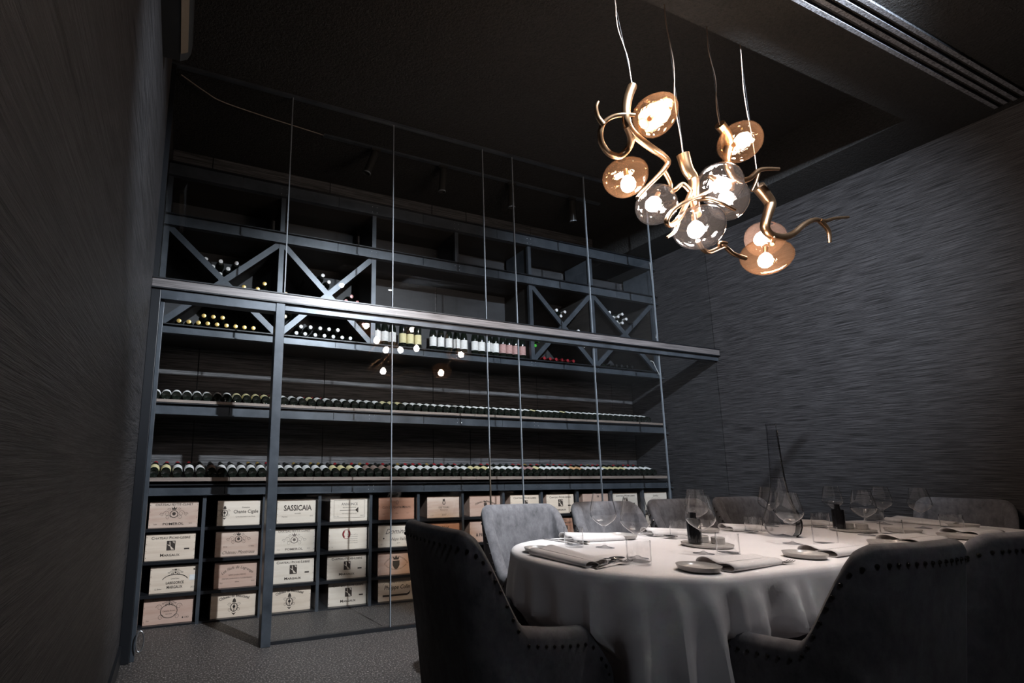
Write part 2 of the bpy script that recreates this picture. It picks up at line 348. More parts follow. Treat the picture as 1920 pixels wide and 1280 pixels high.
# crate compartments
DX = [-.22 + .42 * i for i in range(13)]; DX[0] = RX0 + .012; DX[12] = RX1 + .018
for i, x in enumerate(DX):
    R_('crate_upright', x - .012, x + .012, YR, YR + .03, 0, .862, STEEL); R_('crate_divider', x - .008, x + .008, YR + .03, YB - .01, 0, .862, LAMIN)
RZ = [.643, .427, .211, .012]
for zb in RZ:
    for a, b in zip(DX[:-1], DX[1:]):
        R_('crate_shelf', a + .012, b - .012, YR + .006, YB - .012, max(zb - .022, 0), zb, DKSTEEL)
rv = MB()
for z in (.89, .918, 1.455, 1.488, 2.04, 2.068, 2.88, 2.915, 3.285, 3.335):
    for x in UP[1:]:
        for dx in (-.022, .022): rv.lathe([(0, .003), (.003, .002), (.004, 0)], 6, Matrix.Translation((x + dx - 2.3, -.004, z)) @ Matrix.Rotation(PI / 2, 4, 'X'))
tag(rv.build('rivets', STEELW, rk), kind='stuff')

# ------------------------------------------------------------------ wine bottles (local: base at origin, axis +Z)
def bottle_parts(R=.033, L=.295, sh=.185, burg=False):
    body = [(0, .012), (R * .6, .004), (R * .9, 0), (R, .006), (R, sh * (.82 if burg else 1))]
    body += ([(R * .93, sh * .92), (R * .72, sh * 1.08), (R * .5, sh * 1.2), (.0145, sh * 1.32)] if burg else [(R * .96, sh + .01), (R * .75, sh + .026), (R * .52, sh + .038), (.0145, sh + .05)])
    body += [(.0135, L - .03), (.0135, L - .002), (0, L - .002)]
    cap = [(.0142, L - .062), (.0145, L - .014), (.0158, L - .012), (.0158, L), (.011, L + .001), (0, L + .001)]
    return body, cap
_b, _c = bottle_parts(); _bb, _cb = bottle_parts(burg=True)
MESH = {}
def mesh_of(key, prof, n, m_):
    o = MB().lathe(prof, n).build(key, m_, None, True); me = o.data; bpy.data.objects.remove(o); MESH[key] = me; return me
mesh_of('bottle_body', _b, 16, DKGLASS); mesh_of('burgundy_body', _bb, 16, DKGLASS)
for c, mm in CAP.items(): mesh_of('capsule_' + c, _c, 12, mm)
for c, mm in (('white', PAPERW), ('yellow', PAPERY), ('brown', PAPERB), ('orange', PAPERO), ('rose', PAPERP)):
    mesh_of('label_' + c, [(.0332, .048), (.0336, .0482), (.0336, .1318), (.0332, .132)], 20, mm)
def bottle(loc, axis, roll, lab, cap, label, group, burg=False, sc=1.0):
    t = empty('wine_bottle', loc); t.rotation_mode = 'QUATERNION'
    t.rotation_quaternion = Vector((0, 0, 1)).rotation_difference(Vector(axis).normalized()); t.scale = (sc, sc, sc)
    tag(t, label, 'bottle', group)
    for nm, key in (('bottle_body', 'burgundy_body' if burg else 'bottle_body'), ('paper_label', 'label_' + lab if lab else None), ('capsule', 'capsule_' + cap)):
        if key:
            o = bpy.data.objects.new(nm, MESH[key]); COL.objects.link(o); o.parent = t
    return t
AX = (0, math.cos(math.radians(14)), math.sin(math.radians(14)))
rnd = random.Random(3)
# upper display row
n2 = 68; x = -.183
for i in range(n2):
    lab = 'yellow' if i in (8, 9, 10, 11, 16, 25, 26, 27, 47, 52) else 'white'
    dy = rnd.uniform(-.004, .006)
    bottle((x, YR + .046 + dy, 1.539 + .0275 + dy * .25), (rnd.uniform(-.02, .02), AX[1], AX[2]), 0, lab, rnd.choice(['black', 'black', 'red']),
           f"{lab}-labelled dark wine bottle on the upper display shelf, {ordinal(i + 1)} from the left", 'bottles on the upper display shelf')
    x += .0717 + rnd.uniform(-.0012, .0012)
# lower display row
x = -.15; i = 0; n = 0
while x < 4.70:
    if not (.545 < x < .60):
        lab = 'yellow' if n in (0, 1, 18, 19, 20, 36, 37, 38, 46, 58, 59, 60, 61) else 'brown' if n in (5, 22, 23, 24, 25) else 'rose' if n in (44, 45) else 'orange' if n in (52, 53) else 'white'
        cap = 'red' if n in (0, 1, 2, 3) or n > 9 and rnd.random() < .55 else 'black' if n < 8 or rnd.random() < .6 else 'gold'
        dy = rnd.uniform(-.003, .006)
        bottle((x, YR + .046 + dy, .988 + .0275 + dy * .25), (rnd.uniform(-.025, .01), AX[1], AX[2]), 0, lab, cap,
               f"{lab}-labelled dark wine bottle on the lower display shelf, {ordinal(n + 1)} from the left", 'bottles on the lower display shelf')
        n += 1
    x += .0722 if .19 < x or x > .2 else .078
# standing bottles (body is out of the way of the divider at x = 2.28 above)
ST = [(1.53, 'white', 'black', 3), (1.602, 'white', 'black', 3), (1.674, 'white', 'black', 3), (1.774, 'yellow', 'white', 0), (1.846, 'yellow', 'white', 0), (1.921, 'yellow', 'white', 0),
      (2.074, 'white', 'black', 3), (2.154, 'white', 'black', 3), (2.238, 'white', 'black', 3), (2.32, 'white', 'black', 3), (2.396, 'white', 'black', 3),
      (2.513, 'white', 'black', 3), (2.587, 'white', 'black', 3), (2.671, 'white', 'black', 3), (2.744, 'white', 'black', 3),
      (2.826, 'rose', 'black', 3), (2.898, 'rose', 'black', 3), (2.975, 'rose', 'black', 3), (3.052, 'rose', 'black', 3)]
for i, (x, lab, cap, bg) in enumerate(ST):
    bottle((x, YR + .10, 2.0985), (0, 0, 1), 0, lab, cap, f"standing dark bottle with {lab} label on the open upper shelf, {ordinal(i + 1)} from the left", 'bottles standing on the upper shelf', bool(bg), 1.03)
# bottles lying in the crossed bins, necks forward
BIN = {'first crossed bin from the left': [((0.092, 2.645), 'white'), ((0.147, 2.593), 'white'), ((0.203, 2.645), 'white'), ((0.204, 2.541), 'white'), ((0.261, 2.592), 'white'), ((0.321, 2.647), 'white'),
        ((0.386, 2.462), 'gold'), ((0.493, 2.461), 'gold'), ((0.545, 2.512), 'gold'), ((-0.064, 2.135), 'gold'), ((0.004, 2.135), 'gold'), ((0.072, 2.135), 'gold'), ((0.107, 2.193), 'gold'),
        ((0.138, 2.135), 'gold'), ((0.175, 2.193), 'gold'), ((0.205, 2.135), 'gold'), ((0.242, 2.193), 'gold'), ((0.274, 2.135), 'gold'), ((0.341, 2.135), 'gold'), ((0.408, 2.135), 'gold'), ((0.476, 2.135), 'gold'),
        ((0.492, 2.262), 'cream'), ((0.545, 2.212), 'cream'), ((0.548, 2.318), 'gold')],
 'second crossed bin from the left': [((0.911, 2.652), 'white'), ((1.02, 2.652), 'white'), ((0.966, 2.602), 'white'), ((1.073, 2.6), 'white'), ((1.02, 2.548), 'white'), ((0.718, 2.45), 'cream'), ((0.815, 2.44), 'cream'),
        ((0.905, 2.42), 'cream'), ((1.277, 2.502), 'pink'), ((1.228, 2.455), 'pink'), ((1.328, 2.455), 'pink'), ((1.335, 2.312), 'pink'), ((0.763, 2.305), 'cream'), ((0.718, 2.258), 'cream'),
        ((0.852, 2.19), 'white'), ((0.93, 2.192), 'white'), ((1.012, 2.192), 'white'), ((1.086, 2.192), 'white'), ((1.161, 2.192), 'white'), ((0.815, 2.132), 'white'), ((0.888, 2.132), 'white'),
        ((0.972, 2.132), 'white'), ((1.048, 2.132), 'white'), ((1.124, 2.132), 'white'), ((1.2, 2.132), 'white'), ((1.271, 2.132), 'white'), ((1.385, 2.265), 'pink')],
 'third crossed bin from the left': [((3.454, 2.645), 'white'), ((3.507, 2.59), 'white'), ((3.56, 2.64), 'white'), ((3.639, 2.438), 'white'), ((3.725, 2.455), 'white'),
        ((3.217, 2.30), 'green'), ((3.172, 2.249), 'green'), ((3.277, 2.132), 'red'), ((3.35, 2.132), 'red'), ((3.422, 2.132), 'red'), ((3.494, 2.132), 'red'), ((3.566, 2.132), 'red'), ((3.639, 2.132), 'red'), ((3.788, 2.301), 'white')],
 'crossed bin nearest the right wall': [((4.163, 2.707), 'white'), ((4.211, 2.659), 'white'), ((4.28, 2.672), 'white'), ((4.345, 2.71), 'white'), ((4.39, 2.658), 'white'), ((4.256, 2.61), 'white'), ((4.335, 2.61), 'white'), ((4.301, 2.555), 'white'),
        ((4.131, 2.132), 'black'), ((4.208, 2.132), 'black'), ((4.283, 2.132), 'black'), ((4.36, 2.132), 'black'), ((4.433, 2.132), 'black')]}
for where, L_ in BIN.items():
    L_.sort(key=lambda q: q[0][0])
    for i, ((x, z), c) in enumerate(L_):
        y0 = YR + .045 + .295 + rnd.uniform(-.004, .004)
        bottle((x, y0, z), (0, -1, 0), 0, None, c, f"{c}-capped bottle lying in the {where}, {ordinal(i + 1)} of its bottles", 'bottles in the crossed bins')

# ------------------------------------------------------------------ wine crates with print
_tcache = {}
def text_geo(s, size, shear=0.0, sc=False, bold=0.0, space=1.0):
    key = (s, shear, sc, bold, space)
    if key not in _tcache:
        cu = bpy.data.curves.new('txt', 'FONT'); cu.body = s; cu.size = 1.0; cu.align_x = 'CENTER'; cu.align_y = 'CENTER'
        cu.resolution_u = 2; cu.shear = shear; cu.offset = bold; cu.space_character = space
        if sc:
            cu.small_caps_scale = 0.78
            for f in cu.body_format: f.use_small_caps = True
        o = bpy.data.objects.new('txt', cu); me = o.to_mesh()
        _tcache[key] = ([tuple(v.co[:2]) for v in me.vertices], [tuple(p.vertices) for p in me.polygons])
        o.to_mesh_clear(); bpy.data.objects.remove(o); bpy.data.curves.remove(cu)
    v, f = _tcache[key]
    return [(x * size, y * size) for x, y in v], f
class Print:
    """flat print on a crate front; u to the right, v up from the front's centre"""
    def __init__(s): s.v = []; s.f = []; s.ev = []; s.ef = []
    def geo(s, v, f): k = len(s.ev); s.ev += v; s.ef += [tuple(i + k for i in q) for q in f]
    def tgeo(s, v, f): k = len(s.v); s.v += v; s.f += [tuple(i + k for i in q) for q in f]
    def text(s, t, u, v, size, width=None, arc=0.0, **kw):
        V, F = text_geo(t, size, **kw)
        if not V: return s
        if width:
            w0 = max(p[0] for p in V) - min(p[0] for p in V); c0 = (max(p[0] for p in V) + min(p[0] for p in V)) / 2
            V = [((p[0] - c0) * width / w0, p[1]) for p in V]
        if arc:
            V = [((arc + p[1]) * math.sin(p[0] / arc), (arc + p[1]) * math.cos(p[0] / arc) - arc) for p in V]
        s.tgeo([(u + p[0], v + p[1]) for p in V], F); return s
    def poly(s, pts): s.geo(list(pts), [tuple(range(len(pts)))]); return s
    def ring(s, u, v, ru, rv, t, a0=0, a1=2 * PI, n=20):
        P = []
        for i in range(n + 1):
            a = a0 + (a1 - a0) * i / n; P += [(u + ru * math.cos(a), v + rv * math.sin(a)), (u + (ru - t) * math.cos(a), v + (rv - t) * math.sin(a))]
        s.geo(P, [(2 * i, 2 * i + 2, 2 * i + 3, 2 * i + 1) for i in range(n)]); return s
    def rect(s, u0, u1, v0, v1): return s.poly([(u0, v0), (u1, v0), (u1, v1), (u0, v1)])
    def frame(s, u0, u1, v0, v1, t):
        return s.rect(u0, u1, v0, v0 + t).rect(u0, u1, v1 - t, v1).rect(u0, u0 + t, v0 + t, v1 - t).rect(u1 - t, u1, v0 + t, v1 - t)
    def disc(s, u, v, r, n=10): return s.poly([(u + r * math.cos(2 * PI * i / n), v + r * math.sin(2 * PI * i / n)) for i in range(n)])
    def scroll(s, u, v, r, flip=1, turns=1.3, t=.0022):
        P = []; n = 18
        for i in range(n + 1):
            a = i / n * turns * 2 * PI; rr = r * (1 - .75 * i / n); q = t * (1 - .5 * i / n)
            P += [(u + flip * rr * math.cos(a), v + rr * math.sin(a)), (u + flip * (rr - q) * math.cos(a), v + (rr - q) * math.sin(a))]
        s.geo(P, [(2 * i, 2 * i + 2, 2 * i + 3, 2 * i + 1) for i in range(n)]); return s
    def ornate(s, u, v, k):
        s.ring(u, v, .3 * k, .28 * k, .05 * k); s.disc(u, v + .02 * k, .13 * k)
        for f in (-1, 1):
            s.scroll(u + f * .52 * k, v + .04 * k, .24 * k, f); s.scroll(u + f * .42 * k, v - .24 * k, .2 * k, -f)
            s.scroll(u + f * .86 * k, v - .03 * k, .15 * k, f); s.scroll(u + f * .34 * k, v + .34 * k, .14 * k, f)
        s.poly([(u - .14 * k, v + .32 * k), (u + .14 * k, v + .32 * k), (u + .2 * k, v + .52 * k), (u + .07 * k, v + .42 * k), (u, v + .58 * k), (u - .07 * k, v + .42 * k), (u - .2 * k, v + .52 * k)])
        return s
    def shield(s, u, v, k):
        s.poly([(u - .3 * k, v + .25 * k), (u + .3 * k, v + .25 * k), (u + .3 * k, v - .1 * k), (u + .18 * k, v - .32 * k), (u, v - .45 * k), (u - .18 * k, v - .32 * k), (u - .3 * k, v - .1 * k)])
        s.poly([(u - .22 * k, v + .32 * k), (u + .22 * k, v + .32 * k), (u + .3 * k, v + .6 * k), (u + .12 * k, v + .46 * k), (u, v + .66 * k), (u - .12 * k, v + .46 * k), (u - .3 * k, v + .6 * k)])
        return s
    def crest(s, u, v, k):
        s.ring(u, v, .3 * k, .36 * k, .06 * k); s.disc(u, v + .05 * k, .12 * k); s.rect(u - .03 * k, u + .03 * k, v - .3 * k, v + .3 * k)
        for f in (-1, 1):
            s.scroll(u + f * .36 * k, v + .2 * k, .18 * k, f); s.scroll(u + f * .34 * k, v - .2 * k, .18 * k, -f)
        s.poly([(u - .16 * k, v + .4 * k), (u + .16 * k, v + .4 * k), (u + .1 * k, v + .62 * k), (u, v + .74 * k), (u - .1 * k, v + .62 * k)])
        s.poly([(u - .2 * k, v - .4 * k), (u, v - .62 * k), (u + .2 * k, v - .4 * k), (u, v - .48 * k)]); return s
    def block(s, u, v, k):      # square woodcut emblem
        s.frame(u - .5 * k, u + .5 * k, v - .58 * k, v + .58 * k, .09 * k)
        s.poly([(u - .42 * k, v - .5 * k), (u + .05 * k, v - .5 * k), (u - .1 * k, v - .1 * k), (u - .42 * k, v + .1 * k)])
        s.poly([(u - .05 * k, v - .05 * k), (u + .42 * k, v - .5 * k), (u + .42 * k, v + .2 * k), (u + .12 * k, v + .5 * k), (u - .1 * k, v + .5 * k)])
        s.poly([(u - .42 * k, v + .18 * k), (u - .16 * k, v + .05 * k), (u - .2 * k, v + .5 * k), (u - .42 * k, v + .5 * k)]); return s

def p_piche(p, r):
    p.text('Chateau Piche-Leibre', 0, .060, .0255, .25, sc=True, bold=.012).block(.002, .008, .055).text('Margaux', 0, -.055, .026, .125, sc=True, bold=.02)
    p.rect(.088, .122, -.022, -.012)
def p_feytit(p, r):
    p.text('CHÂTEAU FEYTIT-CLINET', 0, .068, .022, .245, bold=.01).ornate(0, .004, .092).text('POMEROL', 0, -.063, .022, .135, bold=.02).text('2013', .112, -.062, .012).text('Futée', -.115, -.063, .010)
def p_lab(p, r):
    p.ornate(0, .042, .05).ring(0, -.012, .085, .045, .005, .25, PI - .25).text('CHATEAU', 0, .002, .012).text('LABEGORCE', 0, -.025, .024, .115, bold=.02).text('MARGAUX', 0, -.053, .026, .1, bold=.02).text('12 Btles', -.105, -.062, .014).text('2015', .118, -.06, .016)
    p.disc(.12, .058, .006)
def p_oval(p, r):
    p.ring(0, -.008, .055, .045, .004).ornate(0, .042, .045).text('Cantenac Brown', 0, -.006, .012).text('MARGAUX', 0, -.026, .008).text('12 Btes', -.09, .072, .013).text('2002', .105, .073, .013).text('CBD', .115, -.056, .016).disc(.09, -.056, .005)
    for f in (-1, 1): p.scroll(f * .062, .02, .022, f).scroll(f * .05, -.045, .02, -f)
    p.text('75cl', -.13, -.062, .011)
def p_cigale(p, r):
    p.crest(-.108, 0, .072).text('Domaine', .04, .038, .015).text('Chante Cigale', .042, .008, .034, .175, bold=.015).text('Chateauneuf du Pape', .04, -.028, .013, .14, sc=True)
def p_montrose(p, r):
    p.ornate(.0, .03, .085).text('Château Montrose', .005, -.062, .032, .225, shear=.45).text('2014', -.09, -.022, .014).text('12 Btles', .092, -.022, .013)
def p_fiefs(p, r):
    p.text('Les Fiefs de Lagrange', 0, .05, .027, .24, arc=.16, shear=.3).text('SAINT-JULIEN-MEDOC', 0, -.002, .012, .12).text('CHATEAU LAGRANGE A ST-JULIEN FRANCE', 0, -.026, .011, .21).text('75cl', -.11, -.055, .012).text('6Btles', .0, -.05, .012).text('2015', .11, -.05, .012)
def p_beau(p, r):
    p.text('Château de Beaucastel', 0, .055, .027, .21, arc=.26, bold=.02).crest(0, -.022, .085)
def p_sass(p, r):
    p.text('SASSICAIA', 0, .022, .058, .215, bold=.02).text('BOLGHERI', 0, -.018, .010).text('Marchesi', -.10, -.04, .012).text('2015', .105, -.038, .012)
def p_annonce(p, r):
    p.frame(-.128, .128, -.062, .076, .0018).text('ANNONCE', 0, .042, .030, .135).text('BELAIR-MONANGE', 0, .017, .010, .11).text('SAINT-EMILION GRAND CRU - 2015', 0, -.03, .009, .12)
    p.rect(-.08, .055, -.006, -.002).poly([(.05, -.006), (.07, -.022), (.07, .016), (.05, -.001)]).ring(.07, -.003, .007, .02, .004).text('12 x 75cl', -.105, -.05, .010).text('2015', .105, -.048, .014)
def p_opus(p, r):
    for i, t in enumerate(('One of a', 'Mondavi Rothschild', 'Napa Valley Red Wine', 'Oakville California', 'Produced and Bottled')): p.text(t, .035, .024 - .016 * i, .0095, .085)
    p.text('12', -.13, -.068, .010)
def p_opus_r(p, r): p.ring(-.015, .028, .034, .036, .004).ring(-.015, .028, .034, .036, .014, 2.2, 4.1, 10).ring(-.015, .028, .034, .036, .014, -.95, .95, 10)
def p_croix(p, r): p.text('Clos des Quatre-Menuts', 0, .01, .029, .25, sc=True, bold=.01).ring(.005, .048, .012, .016, .003).text('75cl', -.115, -.045, .012).text('6 Btles', 0, -.04, .011).text('2014', .1, -.04, .010)
def p_domi(p, r): p.text('Dominus', .01, .032, .060, .21, shear=.5).text('Napa Valley', .03, -.028, .036, .15, shear=.45).text('2014', .02, -.06, .014).text('12', -.13, -.065, .016).disc(-.11, -.02, .007)
def p_seal(p, r):
    p.text('DOMAINE DU VIEUX TELEGRAPHE', 0, .05, .015, .24, arc=.12).shield(0, -.006, .1).text('CHATEAUNEUF-DU-PAPE', 0, -.05, .013, .2, arc=-.13).text('Domaine', 0, .076, .012)
def p_colin(p, r):
    p.text('Philippe Colin', .005, .012, .045, .225, shear=.25, bold=.015).poly([(-.12, -.055), (.09, -.055), (.11, -.048), (.12, -.032), (.12, -.018), (.11, -.032), (.09, -.04), (-.12, -.04)]).text('DOMAINE & VIGNOBLE', .0, .048, .010, .17).ring(-.09, .02, .03, .035, .0015, PI / 2, PI, 8).rect(-.09, .115, .0535, .055)
def p_tours(p, r):
    p.ring(0, .036, .015, .018, .006).poly([(-.012, .052), (.012, .052), (.008, .072), (0, .064), (-.008, .072)]).text('DES TOURS', 0, -.004, .020, .1, bold=.01).text('Réserve', 0, -.024, .016, .07).text('2017', 0, -.066, .022).text('6 x 75cl', -.115, -.07, .010)
def p_2014(p, r): p.text('2014', 0, .045, .035, shear=.5).text('Château', 0, .01, .014).text('HAUT-BAILLY', 0, -.012, .022, .2, bold=.02)
def p_arch(p, r): p.text('Château de Beaucastel', 0, .04, .024, .22, arc=.2, bold=.02).shield(0, .012, .05)
def p_haut(p, r): p.text('CHATEAU', .0, .066, .022, bold=.03).text('HAUT-MARBUZET', .0, .04, .02, .22, bold=.03).rect(-.04, .06, -.02, .015).text('SAINT-ESTEPHE', 0, -.045, .013).text('2014', 0, -.068, .014)
def p_plain(p, r): p.text('N', .03, .06, .035, bold=.03).text('Margaux', 0, -.02, .03, sc=True)
def p_script(p, r): p.ring(0, -.01, .07, .06, .0015, .2, PI - .2).text('Pavillon', 0, .055, .024, shear=.5).text('Grand Vin', 0, .028, .012, .1, arc=.1)
def p_amp(p, r): p.text('& Fils', -.06, -.03, .035, bold=.03)
CR = [  # col, row, x0, pine, print, extra, colour word
 (0, 0, -.155, 2, p_feytit, 0), (0, 1, -.161, 0, p_piche, 0), (0, 2, -.116, 0, p_lab, 'sticker'), (0, 3, -.141, 4, p_oval, 0),
 (1, 0, .293, 1, p_cigale, 0), (1, 1, .293, 2, p_montrose, 0), (1, 2, .299, 4, p_fiefs, 0), (1, 3, .287, 0, p_beau, 0),
 (2, 0, .722, 1, p_sass, 0), (2, 1, .702, 1, p_feytit, 'grey'), (2, 2, .700, 1, p_piche, 0), (2, 3, .683, 0, p_beau, 0),
 (3, 0, 1.135, 1, p_annonce, 0), (3, 1, 1.130, 1, p_opus, 'opus'), (3, 2, 1.123, 1, p_piche, 0), (3, 3, 1.138, 1, p_piche, 0),
 (4, 0, 1.541, 3, p_croix, 0), (4, 1, 1.541, 1, p_domi, 0), (4, 2, 1.541, 4, p_seal, 0), (4, 3, 1.546, 0, p_colin, 0),
 (5, 0, 1.981, 2, p_tours, 0), (5, 1, 1.985, 3, p_2014, 0), (6, 0, 2.395, 4, p_arch, 0), (6, 1, 2.39, 4, p_amp, 0),
 (7, 0, 2.818, 0, p_piche, 0), (8, 0, 3.221, 0, p_piche, 0), (8, 1, 3.235, 3, p_haut, 0), (9, 0, 3.652, 4, p_plain, 0), (9, 1, 3.652, 4, p_piche, 0),
 (10, 0, 4.045, 1, p_piche, 0), (10, 1, 4.045, 0, p_feytit, 0), (11, 0, 4.454, 1, p_script, 0), (11, 1, 4.454, 0, p_beau, 0)]
PN = ['pale pine', 'blond pine', 'red-streaked pine', 'reddish-brown pine', 'rosy pine']
DESC = {p_feytit: 'an ornate scroll emblem and spaced capitals', p_piche: 'a square woodcut emblem', p_lab: 'an arched emblem and white sticker', p_oval: 'an oval medallion', p_cigale: 'a crest at its left edge',
        p_montrose: 'slanted script under an ornate emblem', p_fiefs: 'arched script over small lines', p_beau: 'arched blackletter over a crest', p_sass: 'one big word in capitals', p_annonce: 'a thin frame and trumpet drawing',
        p_opus: 'a big red letter O', p_croix: 'small capitals across the middle', p_domi: 'large flowing script', p_seal: 'a shield inside ringed lettering', p_colin: 'a handwritten name over a black band',
        p_tours: 'a small ring-shaped seal', p_2014: 'a slanted year', p_arch: 'arched lettering over a small shield', p_haut: 'bold capitals over a dark bar', p_plain: 'a single bold letter showing', p_script: 'thin arched script', p_amp: 'a bold ampersand'}
RN = ['top', 'second', 'third', 'bottom']
for c, r, x0, pi_, fn, ex in CR:
    W_, H_ = .318, .176; z0 = RZ[r]; yf = YR + .04 + rnd.uniform(-.004, .006)
    t = empty('wine_crate', (x0 + W_ / 2, yf, z0)); tag(t, f"{PN[pi_]} crate with {DESC[fn]}, {RN[r]} row, {ordinal(c + 1)} column", 'wine crate', 'wooden wine crates in the rack')
    pm = PINE[pi_]
    box('front_board', -W_ / 2, W_ / 2, 0, .012, 0, H_, pm, t, .0015)
    for s in (-1, 1): box('side_board', min(s * W_ / 2, s * (W_ / 2 - .012)), max(s * W_ / 2, s * (W_ / 2 - .012)), .0125, .37, .002, H_ - .002, PINE[4], t)
    box('lid', -W_ / 2 + .013, W_ / 2 - .013, .0125, .37, H_ - .012, H_ - .003, pm, t); box('bottom_board', -W_ / 2 + .013, W_ / 2 - .013, .0125, .37, .0, .009, pm, t)
    p = Print(); fn(p, r)
    ik = INKG if ex == 'grey' else INK
    obj('lettering', [(u, -.0006, v + H_ / 2) for u, v in p.v], p.f, ik, t)
    if p.ev: obj('emblem', [(u, -.0006, v + H_ / 2) for u, v in p.ev], p.ef, ik, t)
    if ex == 'opus':
        p = Print(); p_opus_r(p, r); tag(obj('red_initial', [(u, -.0006, v + H_ / 2) for u, v in p.ev], p.ef, INKR, t), 'big red letter O')
    if ex == 'sticker': box('sticker', .092, .142, -.0012, 0, H_ / 2 - .014, H_ / 2 + .022, PAPERW, t)
    nb = MB()
    for s in (-1, 1):
        for q in range(4): nb.lathe([(0, .0012), (.0022, .0008), (.0022, 0)], 6, Matrix.Translation((s * (W_ / 2 - .006), 0, .02 + q * .045)) @ Matrix.Rotation(PI / 2, 4, 'X'))
    tag(nb.build('nails', INK, t), kind='stuff')

# ------------------------------------------------------------------ dining table and cloth
TX0, TX1, TY, TR, TZ = 1.646, 3.93, 1.61, .446, .751
tb = empty('dining_table', ((TX0 + TX1) / 2, TY, 0)); tag(tb, 'long oval dining table hidden under the white cloth', 'table')
def stadium(r, n=24):
    P = [(TX1 + r * math.cos(a), TY + r * math.sin(a)) for a in [-PI / 2 + PI * i / n for i in range(n + 1)]]
    P += [(TX0 + r * math.cos(a), TY + r * math.sin(a)) for a in [PI / 2 + PI * i / n for i in range(n + 1)]]
    return P
P = stadium(TR - .02); n = len(P); L = tb.location
obj('table_top', [(x - L.x, y - L.y, .715) for x, y in P] + [(x - L.x, y - L.y, .743) for x, y in P], [tuple(range(n))[::-1], tuple(range(n, 2 * n))] + [(i, (i + 1) % n, n + (i + 1) % n, n + i) for i in range(n)], WOODLEG, tb)
for x in (TX0 + .23, TX1 - .3):
    MB().lathe([(0, .0), (.13, 0), (.13, .02), (.05, .05), (.045, .66), (.12, .713), (0, .713)], 20, Matrix.Translation((x - L.x, 0, 0))).build('pedestal', WOODLEG, tb, True)
CH = [((1.055, 1.6, 0), 1, 'grey velvet nailhead armchair at the left end of the table, back to the viewer'),
      ((1.6, 2.02, 0), -93, 'grey velvet armchair facing the viewer behind the table, leftmost of the row of four'),
      ((2.17, 2.04, 0), -94, 'grey velvet armchair behind the table, second from the left of the row of four'),
      ((2.77, 2.08, 0), -93, 'mottled grey velvet armchair behind the table, third from the left of the row of four'),
      ((3.38, 2.12, 0), -94, 'grey velvet armchair behind the table beside the decanter, rightmost of the row of four'),
      ((4.47, 1.75, 0), 190, 'dim grey velvet armchair at the far right end of the table by the wall'),
      ((1.83, 1.06, 0), 88, 'large dark velvet nailhead armchair in the right foreground, seen from behind'),
      ((2.41, 1.07, 0), 90, 'dark velvet nailhead armchair cut off by the right edge of the picture')]
# cloth: rings from the centre line outwards, then down the drop with folds
def perim(n_arc=130, n_str=150):
    Q = []
    for i in range(n_str): Q.append((TX0 + (TX1 - TX0) * i / n_str, TY - 0, 0, -1))
    for i in range(n_arc): a = -PI / 2 + PI * i / n_arc; Q.append((TX1, TY, math.cos(a), math.sin(a)))
    for i in range(n_str): Q.append((TX1 + (TX0 - TX1) * i / n_str, TY, 0, 1))
    for i in range(n_arc): a = PI / 2 + PI * i / n_arc; Q.append((TX0, TY, math.cos(a), math.sin(a)))
    return Q
Q = perim(); NQ = len(Q); V = []; F = []
s_acc = [0.0]
for i in range(1, NQ + 1):
    a, b = Q[i - 1], Q[i % NQ]
    s_acc.append(s_acc[-1] + math.hypot(a[0] + a[2] * TR - b[0] - b[2] * TR, a[1] + a[3] * TR - b[1] - b[3] * TR))
TOT = s_acc[-1]
arc0 = s_acc[2 * 150 + 130]                      # where the left round end starts (its back side)
def sarc(deg): return arc0 + (math.radians(deg) - PI / 2) * TR     # perimeter length at an angle of the left end
def sfront(x): return x - TX0
RIDGE = [(sarc(150), .05, .06), (sarc(165), .03, .05), (sarc(181), .022, .06), (sarc(196), .03, .045), (sarc(209), .018, .075), (sarc(226), .05, .05), (sarc(241), .022, .06), (sarc(254), .028, .10), (sfront(1.63), .02, .05), (sfront(1.70), .03, .085), (sfront(1.87), .03, .11), (sfront(1.95), .02, .05), (sfront(2.55), .08, .02), (sfront(2.9), .08, .02), (sfront(3.2), .06, .035), (sfront(3.7), .06, .04)]
for i_ in range(9): RIDGE.append((TX1 - TX0 + .1 + i_ * .15, .04, .06))
for i_ in range(7): RIDGE.append((TX1 - TX0 + PI * TR + .15 + i_ * .33, .06, .035))
VALLEY = [(sarc(173), .03, .03), (sarc(189), .03, .03), (sarc(217), .035, .05), (sarc(234), .03, .035), (sarc(265), .04, .06), (sfront(1.78), .045, .06)]
def wrapd(d): return (d + TOT / 2) % TOT - TOT / 2
def fold(s):
    k = 0
    for c, w_, a in RIDGE: k += a * math.exp(-(wrapd(s - c) / w_) ** 2)
    for c, w_, a in VALLEY: k -= a * math.exp(-(wrapd(s - c) / w_) ** 2)
    return k + .004 * math.sin(2 * PI * 31 * s / TOT) + .003 * math.sin(2 * PI * 67 * s / TOT + 1)
rings = [(0.0, 0.0), (.25, 0), (.6, 0), (.9, 0), (.965, -.0002), (.99, -.003), (1.004, -.010), (1.012, -.022), (1.016, -.04)]
RN_ = [(TR * f, TZ + z, 0) for f, z in rings]
NS = 26
for j in range(1, NS + 1):
    d = .04 + (.66 - .04) * j / NS
    RN_.append((TR * 1.016 + .012 * (j / NS), TZ - d, j / NS))
CHI = [(x, y, math.cos(math.radians(d)), math.sin(math.radians(d))) for (x, y, _), d, _l in CH]
def smooth(a, b, x): t = max(0, min(1, (x - a) / (b - a))); return t * t * (3 - 2 * t)
